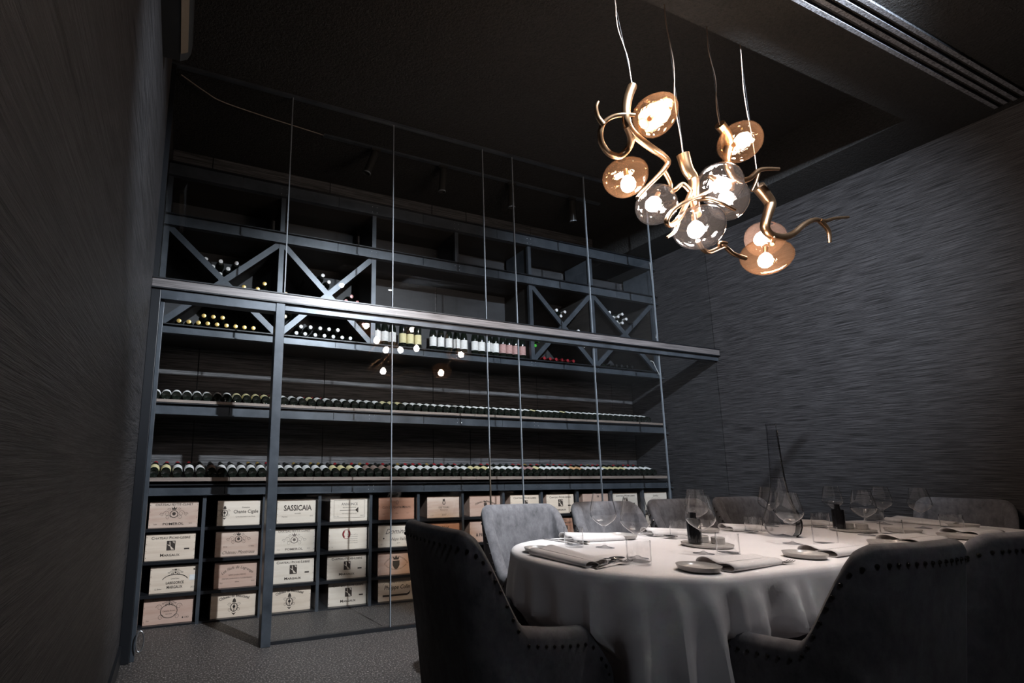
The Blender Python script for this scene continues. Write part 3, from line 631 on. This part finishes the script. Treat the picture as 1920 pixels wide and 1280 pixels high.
for r_, z_, d_ in RN_:
    for i, (cx, cy, nx, ny) in enumerate(Q):
        k = fold(s_acc[i]) * (d_ ** .7 if d_ > 0 else 0)
        rr = r_ + k
        x, y = cx + nx * rr, cy + ny * rr
        if d_ > 0:                              # the linen is pushed under by the chairs that stand against it
            wz = 1 - smooth(.46, .58, z_)
            for hx, hy, hc, hs in CHI:
                lx = (x - hx) * hc + (y - hy) * hs; ly = -(x - hx) * hs + (y - hy) * hc
                wy = 1 - smooth(.24, .31, abs(ly))
                push = (.285 - lx) * wy * wz
                if push > 0 and lx > -.3: x += hc * push; y += hs * push
        V.append((x, y, z_ + .001 * math.sin(7 * cx + 5 * (cy + ny * rr)) * (1 if r_ < TR * .95 else 0)))
for j in range(len(RN_) - 1):
    for i in range(NQ):
        a = j * NQ + i; b = j * NQ + (i + 1) % NQ
        F.append((a, b, b + NQ, a + NQ))
me_o = obj('tablecloth', V, F, CLOTH, None, True)
bm = bmesh.new(); bm.from_mesh(me_o.data); bmesh.ops.remove_doubles(bm, verts=bm.verts, dist=.0004); bmesh.ops.recalc_face_normals(bm, faces=bm.faces); bm.to_mesh(me_o.data); bm.free()
for pl in me_o.data.polygons: pl.use_smooth = True
md = me_o.modifiers.new('thick', 'SOLIDIFY'); md.thickness = .0016; md.offset = -1
tag(me_o, 'white linen tablecloth draped over the oval table with deep folds', 'tablecloth')

# ------------------------------------------------------------------ chairs (local +X is the way the sitter faces)
def chair_proto():
    t = empty('dining_chair')
    w_, xb, xf, rc = .225, -.222, .255, .075
    path = []
    for i in range(9): path.append((xf - (xf - (xb + rc)) * i / 9, -w_))
    for i in range(9): a = -PI / 2 - PI / 2 * i / 8; path.append((xb + rc + rc * math.cos(a), -w_ + rc + rc * math.sin(a)))
    for i in range(1, 10): path.append((xb - .012 * math.sin(PI * i / 10), -w_ + rc + (2 * w_ - 2 * rc) * i / 10))
    path += [(x, -y) for x, y in path[:18]][::-1]
    fine = [Vector((p[0], p[1], 0)) for p in catmull([(x, y, 0) for x, y in path], 3)]
    def height(x):
        if x > .165: u = (x - .165) / .09; return .587 - .115 * u ** 1.25
        if x > -.06: return .587 + .022 * ((.165 - x) / .225) ** 2
        if x > -.178:
            u = (-.06 - x) / .118; return .609 + .256 * (.72 * u + .28 * u * u * (3 - 2 * u)) ** 1.12
        u = min(1, (-.178 - x) / .044); return .865 + .025 * math.sin(u * PI / 2)
    n = len(fine); V = []; F = []; nail = MB(); acc = 0; lastp = None
    prof_len = None
    for i, p in enumerate(fine):
        tg = (fine[min(i + 1, n - 1)] - fine[max(i - 1, 0)]).normalized(); out = Vector((tg.y, -tg.x, 0))
        if out.dot(Vector((p.x - .1, p.y, 0))) < 0: out = -out
        h = height(p.x)
        def lean(z):
            u = max(0, (z - .30) / .6); bk = max(0, min(1, (-.0 - p.x) / .2))
            return out * (.012 * u) + Vector((-1, 0, 0)) * (.062 * u ** 1.2 * (.3 + .7 * bk))
        T = .058
        sec = [(0, .14), (0, .30), (0, .30 + (h - .30) * .35), (0, .30 + (h - .30) * .7), (.001, h - .03), (.008, h - .012), (.02, h - .002), (.034, h), (.046, h - .006), (.055, h - .02), (T, h - .04), (T + .004, .30 + (h - .30) * .6), (T + .002, .40), (T, .30)]
        prof_len = len(sec)
        for d, z in sec:
            q = p - out * d + lean(z) + Vector((0, 0, z)); V.append(q)
        zn = h - .048; q = p + lean(zn) + Vector((0, 0, zn))
        if lastp is not None:
            acc += (q - lastp).length
            if acc > .0275:
                acc = 0
                M_ = Matrix.Translation(q) @ Vector((0, 0, 1)).rotation_difference(out).to_matrix().to_4x4()
                nail.lathe([(0, .0048), (.004, .0036), (.0058, 0)], 7, M_)
        lastp = q
    # nail rows down the front edge of both arms
    for s in (0, n - 1):
        p = fine[s]
        for k in range(8):
            z = .44 - k * .03
            sgn = -1 if s == 0 else 1
            M_ = Matrix.Translation((p.x - .02, sgn * (w_ + .003 * 0) , z)) @ Vector((0, 0, 1)).rotation_difference(Vector((0, sgn, 0))).to_matrix().to_4x4()
            nail.lathe([(0, .0048), (.004, .0036), (.0058, 0)], 7, M_)
    for i in range(n - 1):
        for j in range(prof_len - 1):
            a = i * prof_len + j; F.append((a, a + 1, a + 1 + prof_len, a + prof_len))
        F.append((i * prof_len + prof_len - 1, i * prof_len, (i + 1) * prof_len, (i + 1) * prof_len + prof_len - 1))
    F += [tuple(range(prof_len))[::-1], tuple(range((n - 1) * prof_len, n * prof_len))]
    obj('back_and_arms', V, F, VELVET, t, True)
    tag(nail.build('nailhead_trim', NAIL, t, True), 'row of dark bronze nailheads', kind='stuff')
    st = box('seat', -.18, .235, -.18, .18, .31, .45, VELVET, t); bevel(st, .03, 4)
    for p in st.data.polygons: p.use_smooth = True
    box('seat_rail', -.18, .24, -.185, .185, .15, .31, VELVET, t, .006)
    for sx_ in (-.17, .22):
        for sy in (-.17, .17):
            MB().add([(sx_ - .012, sy - .012, 0), (sx_ + .012, sy - .012, 0), (sx_ + .012, sy + .012, 0), (sx_ - .012, sy + .012, 0), (sx_ - .02, sy - .02, .155), (sx_ + .02, sy - .02, .155), (sx_ + .02, sy + .02, .155), (sx_ - .02, sy + .02, .155)],
                     [(0, 3, 2, 1), (4, 5, 6, 7), (0, 1, 5, 4), (1, 2, 6, 5), (2, 3, 7, 6), (3, 0, 4, 7)]).build('leg', WOODLEG, t)
    return t
ch0 = chair_proto(); ch_kids = list(ch0.children)
for i, (loc, dg, lab) in enumerate(CH):
    if i == 0: c = ch0
    else:
        c = ch0.copy(); COL.objects.link(c)
        for kd in ch_kids:
            q = kd.copy(); COL.objects.link(q); q.parent = c
    c.location = loc; c.rotation_euler = (0, 0, math.radians(dg)); tag(c, lab, 'chair', 'dining chairs around the table')

# ------------------------------------------------------------------ tableware
ZT = TZ + .0015
def glass_part(key, prof): return mesh_of(key, prof, 40, GLASSV)
glass_part('foot', [(0, .004), (.012, .0035), (.03, .0015), (.037, .0), (.037, .0012), (.014, .005), (.0046, .010), (0, .0102)])
glass_part('stem', [(0, .0102), (.0046, .0102), (.0033, .02), (.0030, .05), (.0036, .078), (.0075, .0852), (0, .0852)])
glass_part('bowl', [(0, .0854), (.009, .0862), (.026, .098), (.042, .111), (.051, .126), (.0525, .138), (.049, .158), (.042, .19), (.036, .217),
      (.0352, .217), (.0412, .19), (.0482, .158), (.0517, .138), (.0502, .1265), (.0412, .112), (.025, .0995), (.008, .088), (0, .0868)])
GL = [(1.644, 1.730, 'large wine glass near the left end, in front of the second back chair'), (1.569, 1.493, 'large wine glass nearest the left end of the table, behind a tumbler'),
      (1.887, 1.475, 'large wine glass in front of the left black oil bottle'), (2.368, 1.866, 'wine glass partly hidden behind the left black oil bottle'),
      (2.499, 1.519, 'large wine glass in front of the decanter'), (3.12, 2.0, 'wine glass mostly hidden behind the decanter'),
      (3.163, 1.571, 'large wine glass just right of the far black oil bottle'), (3.66, 1.97, 'wine glass behind the far black oil bottle'),
      (3.886, 1.835, 'small-looking wine glass on the back side near the right end, against the dark wall'), (3.838, 1.639, 'rightmost wine glass in front of the far end chair')]
for x, y, lab in GL:
    o = empty('wine_glass', (x, y, ZT), x); tag(o, lab, 'wine glass', 'empty wine glasses on the table')
    for nm in ('foot', 'stem', 'bowl'):
        q = bpy.data.objects.new(nm, MESH[nm]); COL.objects.link(q); q.parent = o
TP = [(0, .0), (.036, 0), (.0385, .003), (.0385, .078), (.0372, .078), (.0372, .012), (.034, .0085), (0, .0085)]
o = MB().lathe(TP, 36).build('tumbler', GLASSV, None, True); TUM_ME = o.data; bpy.data.objects.remove(o)
for x, y, s, lab in [(1.545, 1.80, 1, 'water tumbler before the leftmost folded napkin on the back side'), (1.490, 1.412, 1.03, 'water tumbler nearest the left end beside the forks'),
      (2.207, 1.845, 1, 'water tumbler left of the left black oil bottle on the back side'), (1.962, 1.429, 1.03, 'water tumbler right of the plate with two salt pots, near side'),
      (2.744, 1.85, .98, 'water tumbler left of the decanter on the back side'), (2.599, 1.445, 1.15, 'water tumbler between the decanter and the near edge'),
      (3.361, 1.883, 1.1, 'water tumbler left of the far black oil bottle'), (3.27, 1.52, 1.15, 'water tumbler on the near side below the far oil bottle plate'),
      (3.957, 1.92, 1.2, 'dim water tumbler behind the glasses near the right end'), (3.943, 1.56, 1.25, 'water tumbler nearest the far end chair')]:
    o = bpy.data.objects.new('tumbler', TUM_ME); COL.objects.link(o); o.location = (x, y, ZT); o.scale = (s, s, 1.0); tag(o, lab, 'tumbler', 'water tumblers on the table')
PP = [(0, 0), (.052, 0), (.061, .004), (.065, .014), (.0665, .0175), (.0648, .0182), (.0625, .0155), (.056, .0075), (.05, .0055), (0, .0052)]
o = MB().lathe(PP, 40).build('side_plate', CERAM, None, True); PL_ME = o.data; bpy.data.objects.remove(o)
for x, y, s, lab in [(1.315, 1.725, .9, 'grey side plate at the left end of the table'), (1.935, 1.925, 1, 'grey side plate on the back side, leftmost there'), (1.572, 1.251, 1.0, 'grey side plate at the near edge with bright reflections'),
      (2.52, 1.95, 1, 'grey side plate behind the left black oil bottle'), (2.172, 1.283, 1.06, 'grey side plate at the near edge, second from the left'), (2.84, 1.33, 1.18, 'grey side plate at the near edge just above the foreground chair back'),
      (3.50, 1.58, 1.15, 'grey side plate in the middle right of the table'), (3.46, 1.35, 1.18, 'grey side plate at the near edge, last towards the right end'), (4.15, 1.60, 1.1, 'grey side plate at the far right end')]:
    o = bpy.data.objects.new('side_plate', PL_ME); COL.objects.link(o); o.location = (x, y, ZT); o.scale = (s, s, 1); tag(o, lab, 'plate', 'grey side plates')
def napkin_mesh():
    c = [(.0, .002), (-.03, .002), (-.052, .003), (-.060, .010), (-.054, .019), (-.04, .0235), (-.02, .021), (.004, .013), (.012, .008), (.03, .006), (.052, .006), (.062, .013), (.058, .025), (.044, .032), (.024, .031), (.006, .026), (-.008, .0235), (-.016, .0245)]
    cs = catmull([(0, y, z) for y, z in c], 3); V = []; F = []; NX = 8; n = len(cs)
    for i in range(NX + 1):
        u = i / NX; x = -.135 + .27 * u
        for q in cs: V.append((x + .012 * math.sin(q.y * 40) * (1 if u < .5 else -.5) * abs(u - .5), q.y * (1 - .16 * u), max(.0016, q.z * (1 - .28 * u) + .001 * math.sin(3 * u + q.y * 60))))
    for i in range(NX):
        for j in range(n - 1): a = i * n + j; F.append((a, a + 1, a + 1 + n, a + n))
    o = obj('napkin', V, F, NAPK, None, True); me = o.data; bpy.data.objects.remove(o); return me
NAP_ME = napkin_mesh()
for x, y, dg, s, lab in [(1.305, 1.555, -88, 1, 'folded white napkin at the left end of the table with forks at its tip'), (1.76, 1.93, -6, 1.0, 'folded white napkin on the back side, leftmost there'), (2.26, 1.935, -14, .95, 'folded white napkin on the back side left of the black oil bottle'),
      (1.79, 1.262, 5, 1.08, 'large folded white napkin at the near edge, leftmost there'), (2.80, 1.93, -12, .9, 'folded white napkin on the back side left of the decanter'), (2.42, 1.31, 5, 1.1, 'folded white napkin at the near edge, second from the left'),
      (3.42, 1.965, -14, .95, 'folded white napkin on the back side right of the decanter'), (3.13, 1.375, 4, 1.25, 'folded white napkin at the near edge above the foreground chair back'), (4.16, 1.78, -96, 1.1, 'folded white napkin across the far right end'), (3.76, 1.41, 2, 1.2, 'folded white napkin at the near edge, last towards the right end')]:
    o = bpy.data.objects.new('napkin', NAP_ME); COL.objects.link(o); o.location = (x, y, ZT); o.rotation_euler = (0, 0, math.radians(dg)); o.scale = (s, s, 1)
    md = o.modifiers.new('thick', 'SOLIDIFY'); md.thickness = .0022; md.offset = 1
    tag(o, lab, 'napkin', 'folded napkins')
def strip(pts, th=.0018):     # pts: (x, halfwidth, z)
    m_ = MB(); V = []
    for x, h, z in pts: V += [(x, -h, z), (x, h, z), (x, h, z + th), (x, -h, z + th)]
    F = []
    for i in range(len(pts) - 1):
        a = 4 * i
        for k_ in range(4): F.append((a + k_, a + (k_ + 1) % 4, a + 4 + (k_ + 1) % 4, a + 4 + k_))
    F += [(3, 2, 1, 0), tuple(range(4 * len(pts) - 4, 4 * len(pts)))]
    return m_.add(V, F)
HND = [(-.10, .0075, .001), (-.085, .0085, .002), (-.04, .004, .006), (.0, .0032, .010), (.03, .0035, .009)]
def fork():
    t = empty('fork'); m_ = strip(HND + [(.045, .011, .006), (.06, .0125, .0045)]); m_.build('handle', SILVER, t, True)
    for k_ in range(4):
        y = -.0105 + .007 * k_; b = strip([(.058, .0016, .0045), (.085, .0015, .0052), (.1, .0008, .009)]); b.v = [(p[0], p[1] + y, p[2]) for p in b.v]; b.build('tine', SILVER, t)
    return t
def spoon():
    t = empty('spoon'); strip(HND).build('handle', SILVER, t, True); V = []; F = []; NR, NA = 5, 16
    for j in range(NR + 1):
        r = j / NR
        for k_ in range(NA): a = 2 * PI * k_ / NA; V.append((.06 + .033 * r * math.cos(a), .0195 * r * math.sin(a), .0015 + .0085 * r * r))
    for j in range(NR):
        for k_ in range(NA): F.append((j * NA + k_, j * NA + (k_ + 1) % NA, (j + 1) * NA + (k_ + 1) % NA, (j + 1) * NA + k_))
    o = obj('bowl', V, F, SILVER, t, True); md = o.modifiers.new('thick', 'SOLIDIFY'); md.thickness = .0014
    return t
def knife():
    t = empty('knife'); strip([(-.1, .008, .001), (-.06, .0075, .002), (.0, .0055, .003)], .005).build('handle', SILVER, t, True)
    strip([(.0, .007, .004), (.05, .0095, .003), (.09, .008, .002), (.108, .002, .002)], .0012).build('blade', SILVER, t); return t
for mk, x, y, dz, dg, lab in [(fork, 1.375, 1.445, 0, 22, 'steel fork at the tip of the left end napkin, tines up'), (spoon, 1.40, 1.48, 0, 2, 'steel spoon between the fork and the tumbler at the left end'), (fork, 1.375, 1.415, .0, 12, 'steel fork nearest the table edge at the left end'),
      (knife, 1.585, 1.945, 0, 98, 'steel knife left of the leftmost back napkin'), (spoon, 1.61, 1.90, .0, -70, 'steel spoon left of the leftmost back napkin'), (spoon, 2.13, 1.90, 0, -70, 'steel spoon left of the second back napkin'), (spoon, 2.68, 1.89, 0, -70, 'steel spoon left of the third back napkin'),
      (fork, 1.90, 1.222, .0, 2, 'steel fork sticking out right of the large near napkin'), (knife, 1.965, 1.36, 0, 70, 'steel knife just right of the large near napkin'), (spoon, 3.30, 1.92, 0, -75, 'steel spoon left of the fourth back napkin')]:
    t = mk(); t.location = (x, y, ZT + dz); t.rotation_euler = (0, 0, math.radians(dg)); tag(t, lab, t.name.split('.')[0], 'cutlery')
# condiment sets
def oil_bottle(x, y, lab):
    t = empty('oil_bottle', (x, y, ZT + .0125)); tag(t, lab, 'bottle', 'black oil bottles')
    MB().lathe([(0, 0), (.025, 0), (.027, .002), (.027, .092), (.025, .098), (.0, .098)], 24).build('bottle_body', BLACKG, t, True)
    MB().lathe([(0, .098), (.013, .098), (.0135, .103), (.012, .106), (.012, .124), (.0, .126)], 18).build('stopper', BLACKG, t, True)
SP = [(0, 0), (.088, 0), (.096, .004), (.0985, .011), (.096, .012), (.092, .0085), (0, .0075)]
for (cx, cy), bt, pots, wd in [((2.085, 1.61), (2.036, 1.626), [(2.115, 1.655), (2.14, 1.60)], 'left'), ((3.31, 1.705), (3.255, 1.735), [(3.345, 1.745), (3.375, 1.695)], 'far')]:
    o = MB().lathe(SP, 40).build('serving_plate', CERAM, None, True); o.location = (cx, cy, ZT); tag(o, f'flat grey plate carrying the {wd} black oil bottle and two pots', 'plate')
    oil_bottle(bt[0], bt[1], f'black cylindrical oil bottle on the {wd} grey plate')
    for i, (px, py) in enumerate(pots):
        t = empty('salt_pot', (px, py, ZT + .0085)); tag(t, f"small round grey lidded pot on the {wd} grey plate, {'left' if i == 0 else 'right'} one of the pair", 'pot', 'small condiment pots')
        MB().lathe([(0, 0), (.024, 0), (.026, .002), (.026, .021), (0, .021)], 24).build('pot_body', CERAM, t, True)
        MB().lathe([(0, .0212), (.0264, .0212), (.0264, .0245), (.024, .0265), (0, .0265)], 24).build('lid', CERAM, t, True)
# decanter
dc = empty('decanter', (2.735, 1.70, ZT)); tag(dc, 'tall swan-necked glass decanter with a black stripe down its side', 'decanter')
DP = [(.030, .0), (.052, .002), (.068, .018), (.077, .048), (.077, .07), (.071, .10), (.058, .135), (.045, .175), (.036, .22), (.030, .28), (.0265, .35), (.024, .43), (.022, .51), (.0235, .545)]
def neck_dx(z): return 0.0
inn = [(max(r - .0022, .004), z + (.004 if i == 0 else 0)) for i, (r, z) in enumerate(DP)]
MB().lathe([(0, .006)] + DP + inn[::-1] + [(0, .011)], 40).build('vessel', DECG, dc, True)
V = []; F = []; a0 = math.radians(-42)
for r, z in [(.012, -.0002)] + DP[:-1]:
    hw = .55 if z < .12 else max(.25, .55 - (z - .12) * 2)
    for k_ in range(5): a = a0 + hw * (k_ - 2) / 2; V.append(((r + .0012) * math.cos(a), (r + .0012) * math.sin(a), max(z, .0004)))
for j in range(len(DP) - 1):
    for k_ in range(4): F.append((j * 5 + k_, j * 5 + k_ + 1, (j + 1) * 5 + k_ + 1, (j + 1) * 5 + k_))
o = obj('black_stripe', V, F, BLACKG, dc, True); md = o.modifiers.new('thick', 'SOLIDIFY'); md.thickness = .0015; md.offset = 1

# ------------------------------------------------------------------ chandelier
cd = empty('chandelier', (2.35, 1.58, ZC)); tag(cd, 'bronze branching chandelier with nine blown-glass globes hung on cables', 'chandelier')
CO = Vector(cd.location)
def rel(P): return [Vector(p) - CO for p in P]
BR = {'A': ([(1.763, 1.521, 2.758), (1.73, 1.521, 2.687), (1.713, 1.521, 2.612), (1.729, 1.531, 2.563), (1.793, 1.55, 2.541), (1.907, 1.568, 2.522), (1.995, 1.587, 2.52), (2.043, 1.597, 2.501), (2.009, 1.597, 2.452), (1.959, 1.597, 2.401), (1.898, 1.597, 2.343), (1.827, 1.597, 2.271)], .021, .009),
 'A2': ([(2.009, 1.597, 2.452), (2.057, 1.615, 2.434), (2.095, 1.634, 2.416), (2.125, 1.662, 2.41)], .011, .008),
 'A3': ([(1.725, 1.531, 2.562), (1.776, 1.559, 2.534), (1.797, 1.597, 2.51), (1.771, 1.625, 2.481), (1.708, 1.625, 2.478), (1.656, 1.615, 2.511), (1.635, 1.597, 2.546), (1.64, 1.578, 2.582), (1.665, 1.55, 2.6), (1.697, 1.521, 2.599), (1.743, 1.503, 2.598)], .018, .008),
 'A4': ([(1.635, 1.578, 2.572), (1.607, 1.578, 2.603), (1.591, 1.568, 2.635), (1.596, 1.559, 2.66)], .012, .006),
 'B': ([(2.125, 1.578, 2.551), (2.145, 1.578, 2.479), (2.18, 1.578, 2.433), (2.16, 1.568, 2.351), (2.147, 1.559, 2.277), (2.121, 1.531, 2.219)], .028, .017),
 'B2': ([(2.217, 1.521, 2.357), (2.125, 1.512, 2.306), (2.005, 1.503, 2.242), (1.922, 1.503, 2.183), (1.881, 1.503, 2.126), (1.93, 1.521, 2.127), (2.011, 1.54, 2.185), (2.09, 1.559, 2.279), (2.139, 1.568, 2.347)], .007, .014),
 'B3': ([(2.14, 1.559, 2.307), (2.184, 1.521, 2.306), (2.222, 1.484, 2.274), (2.285, 1.465, 2.243)], .012, .006),
 'B4': ([(2.141, 1.568, 2.356), (2.127, 1.578, 2.384), (2.111, 1.587, 2.397), (2.079, 1.597, 2.37), (2.072, 1.615, 2.36)], .012, .010),
 'B5': ([(2.011, 1.54, 2.185), (1.963, 1.531, 2.109), (1.897, 1.521, 2.062)], .010, .006),
 'E': ([(2.091, 1.521, 2.082), (2.14, 1.54, 2.061), (2.211, 1.559, 2.063), (2.315, 1.578, 2.11), (2.367, 1.587, 2.127), (2.439, 1.597, 2.107), (2.542, 1.606, 2.105)], .010, .010),
 'E2': ([(2.321, 1.578, 2.111), (2.305, 1.568, 2.129), (2.342, 1.559, 2.129)], .010, .008),
 'C': ([(2.357, 1.54, 2.749), (2.416, 1.55, 2.719), (2.44, 1.559, 2.663), (2.423, 1.568, 2.593), (2.438, 1.568, 2.525), (2.498, 1.568, 2.496), (2.582, 1.568, 2.525), (2.66, 1.568, 2.587), (2.717, 1.559, 2.606), (2.803, 1.55, 2.621)], .024, .008),
 'C2': ([(2.668, 1.568, 2.594), (2.651, 1.578, 2.531), (2.622, 1.587, 2.476)], .011, .007),
 'C3': ([(2.427, 1.568, 2.579), (2.478, 1.587, 2.525), (2.48, 1.597, 2.455)], .016, .012),
 'D': ([(2.787, 1.653, 2.572), (2.837, 1.653, 2.532), (2.873, 1.653, 2.488), (2.839, 1.653, 2.42), (2.804, 1.653, 2.343), (2.84, 1.653, 2.305), (2.926, 1.643, 2.302), (3.005, 1.634, 2.332), (3.092, 1.625, 2.396), (3.178, 1.615, 2.439), (3.257, 1.606, 2.443), (3.343, 1.597, 2.472), (3.456, 1.587, 2.497)], .031, .007),
 'D2': ([(3.218, 1.611, 2.443), (3.297, 1.615, 2.399), (3.316, 1.625, 2.333)], .014, .009),
 'D3': ([(2.847, 1.653, 2.303), (2.849, 1.643, 2.278), (2.812, 1.634, 2.238)], .012, .010),
 'D4': ([(2.829, 1.662, 2.322), (2.869, 1.69, 2.337), (2.907, 1.719, 2.345)], .012, .010)}
for k_, (P, r0, r1) in BR.items():
    pts = catmull(rel(P), 6); n = len(pts)
    MB().tube(pts, [r0 + (r1 - r0) * i / (n - 1) for i in range(n)], 12).build('stem' if k_ in 'ABCD' else 'branch', BRONZE, cd, True)
def globe(c, a, b, axis, m_, bulb_off, seed):
    rg = random.Random(seed); c = Vector(c)
    M_ = Matrix.Translation(c - CO) @ Vector((0, 0, 1)).rotation_difference(Vector(axis).normalized()).to_matrix().to_4x4()
    prof = [(0, -b)]
    for i in range(1, 14):
        t_ = PI * i / 14; prof.append((a * math.sin(t_) * (1 + .05 * math.cos(t_ * 2 + seed)), -b * math.cos(t_) * (1 + .06 * math.cos(t_))))
    prof.append((.03, b * .93)); prof.append((.022, b * .90)); inner = [(max(r - .0025, 0), z * .97) for r, z in prof[::-1]]
    g = MB().lathe(prof + inner[1:-1] + [(0, -b * .97)], 28)
    for i, p in enumerate(g.v):   # blown irregularity
        v = Vector(p); f = 1 + .035 * math.sin(3.1 * v.x / a + seed) * math.cos(2.3 * v.y / a + 2 * seed) ; g.v[i] = tuple(M_ @ (v * f))
    go = g.build('glass_globe', m_, cd, True)
    bo = c + Vector(bulb_off) - CO
    ax = Vector(axis).normalized()
    Mb = Matrix.Translation(bo) @ Vector((0, 0, 1)).rotation_difference(ax).to_matrix().to_4x4()
    MB().lathe([(0, -.040), (.018, -.039), (.030, -.026), (.034, -.006), (.028, .016), (.015, .031), (.010, .036), (0, .036)], 16, Mb).build('bulb', BULB, go, True)
    MB().lathe([(0, .034), (.0115, .034), (.0115, .07), (0, .07)], 14, Mb).build('bulb_socket', BRONZE, go, True)
globe((1.836, 1.474, 2.608), .090, .102, (-.75, .1, -.65), AMBER, (.02, 0, .02), 1)
globe((1.887, 1.709, 2.451), .100, .094, (-.15, 0, 1), AMBER, (.015, 0, -.03), 2)
globe((2.404, 1.484, 2.631), .090, .112, (-.8, .1, -.5), AMBER, (.02, 0, .015), 3)
globe((2.047, 1.681, 2.330), .094, .096, (.5, 0, .8), CLEARG, (-.02, 0, 0), 4)
globe((2.245, 1.503, 2.389), .099, .096, (-.7, .2, .5), CLEARG, (.02, 0, 0), 5)
globe((2.448, 1.597, 2.402), .098, .100, (.1, 0, 1), CLEARG, (-.02, 0, 0), 6)
globe((2.080, 1.503, 2.137), .110, .094, (.1, .1, 1), CLEARG, (-.02, 0, -.01), 7)
globe((2.948, 1.747, 2.342), .100, .098, (-.3, -.5, .6), SMOKE, (-.03, 0, 0), 8)
globe((2.737, 1.625, 2.156), .112, .092, (.2, 0, 1), AMBER, (-.01, 0, -.02), 9)
for (sx0, sy0, sz0), tp in (((1.763, 1.521, 2.758), (1.765, 1.60, SOF)), ((2.125, 1.578, 2.551), (2.115, 1.592, SOF)), ((2.357, 1.54, 2.749), (2.438, 1.604, SOF)), ((2.787, 1.653, 2.572), (2.73, 1.63, ZC))):
    top = Vector(tp); bot = Vector((sx0, sy0, sz0)); P = []
    for i in range(9):
        u = i / 8; P.append(bot.lerp(top, u) + Vector((.02 * math.sin(u * 9 + sx0 * 7) * (1 - u) * u * 3, 0, 0)))
    MB().tube(catmull(rel(P), 4), .0026, 6).build('cable', WIRE, cd, True)
    MB().tube(rel([bot + Vector((.006, 0, 0)), top]), .0009, 5).build('steel_wire', STEELW, cd)

# ------------------------------------------------------------------ fixtures
for i, (x, y) in enumerate(DOWN):  # last ring and lens are made up to house the fill spot
    t = empty('downlight', (x, y, SOF)); tag(t, f'small black ceiling downlight in the soffit, {ordinal(i + 1)} of three, the last added unseen as fill', 'downlight', 'soffit downlights')
    MB().lathe([(.032, 0), (.05, 0), (.05, -.012), (.046, -.03), (.034, -.03), (.032, -.02)], 24, closed=True).build('trim_ring', PLASTIC, t, True)
    MB().lathe([(0, -.018), (.03, -.018), (.03, -.014), (0, -.014)], 20).build('lens', LENS, t)
tr = empty('lighting_track', (2.36, 3.80, ZC)); tag(tr, 'thin black lighting track on the cellar ceiling', 'track')
lb('rail', .914, 3.81, 3.786, 3.816, ZC - .018, ZC, STEEL, tr)
for x, ex in ((1.366, -.07), (2.01, .0), (2.739, .01), (3.452, .03)):
    t = empty('track_spotlight', (x, 3.80, ZC - .018)); tag(t, f"black cylindrical spotlight on the cellar track, {ordinal([1.366, 2.01, 2.739, 3.452].index(x) + 1)} from the left", 'spotlight', 'track spotlights')
    box('adapter', -.04, .04, -.014, .014, -.02, 0, PLASTIC, t)
    M_ = Matrix.Translation((0, 0, -.02)) @ Vector((0, 0, -1)).rotation_difference(Vector((ex * 1.0, .03, -.21)).normalized()).to_matrix().to_4x4()
    MB().lathe([(0, -.01), (.03, -.012), (.032, -.02), (.032, -.215), (.029, -.218), (.028, -.20), (0, -.20)], 20, M_).build('lamp_tube', PLASTIC, t, True)
    MB().lathe([(.0322, -.206), (.0345, -.207), (.0345, -.216), (.0322, -.217)], 20, M_, True).build('lens_ring', JOINT, t, True)
wv = MB().tube(catmull([(-.165, 3.516, ZC - .02), (.0, 3.59, ZC - .05), (.125, 3.65, ZC - .05), (.446, 3.738, ZC - .02), (.70, 3.78, ZC - .008), (.915, 3.80, ZC - .01)], 6), .004, 6).build('power_cable', WIRE, None, True)
tag(wv, 'slack cable running from the left corner to the lighting track', 'cable')
wv = MB().tube(catmull([(4.715, 4.022, 3.328), (4.732, 4.022, 2.914), (4.735, 4.022, 2.608), (4.715, 4.022, 2.461)], 6), .003, 6).build('loose_wire', PAPERW, None, True); tag(wv, 'thin white wire hanging down the right end of the upper rack', 'wire')
wv = MB().tube(catmull([(4.605, 4.022, 2.198), (4.64, 4.02, 2.19), (4.669, 4.02, 2.138), (4.735, 4.02, 2.026)], 6), .003, 6).build('loose_wire', PAPERW, None, True); tag(wv, 'short white wire over the right end of the middle shelf', 'wire')
vt = empty('ceiling_vent', (3.0, 1.30, SOF)); tag(vt, 'long slot air vent in the ceiling soffit at the upper right', 'vent')
VENTM = mat('dusty_grey_grille', rough=0.9); noise_into(VENTM, (90, 90, 90), ((0.03, 0.032, 0.036), (0.22, 0.23, 0.26)), detail=4, bump=.6, dist=.01)
for k_ in range(4): lb('slat', 1.6, 4.72, 1.17 + .042 * k_, 1.17 + .042 * k_ + .02, SOF - .014 - .004 * (k_ % 2), SOF, VENTM, vt)
ac = empty('air_conditioner', (XL, 2.3, 3.2)); tag(ac, 'dark wall-mounted air conditioner high on the left wall', 'air conditioner')
prof = [(0, .0), (.085, .0), (.118, .02), (.135, .06), (.14, .12), (.135, .25), (.12, .28), (0, .28)]
V = [(x, -.42, z) for x, z in prof] + [(x, .42, z) for x, z in prof]; n = len(prof)
obj('casing', V, [tuple(range(n)), tuple(range(n, 2 * n))[::-1]] + [(i, (i + 1) % n, n + (i + 1) % n, n + i) for i in range(n)], PLASTIC, ac)
obj('flap', [(.088, -.40, -.004), (.088, .36, -.004), (.122, .36, .018), (.122, -.40, .018), (.09, -.40, .0), (.09, .36, .0), (.12, .36, .024), (.12, -.40, .024)], [(0, 1, 2, 3), (7, 6, 5, 4), (0, 4, 5, 1), (1, 5, 6, 2), (2, 6, 7, 3), (3, 7, 4, 0)], BRONZEP, ac)
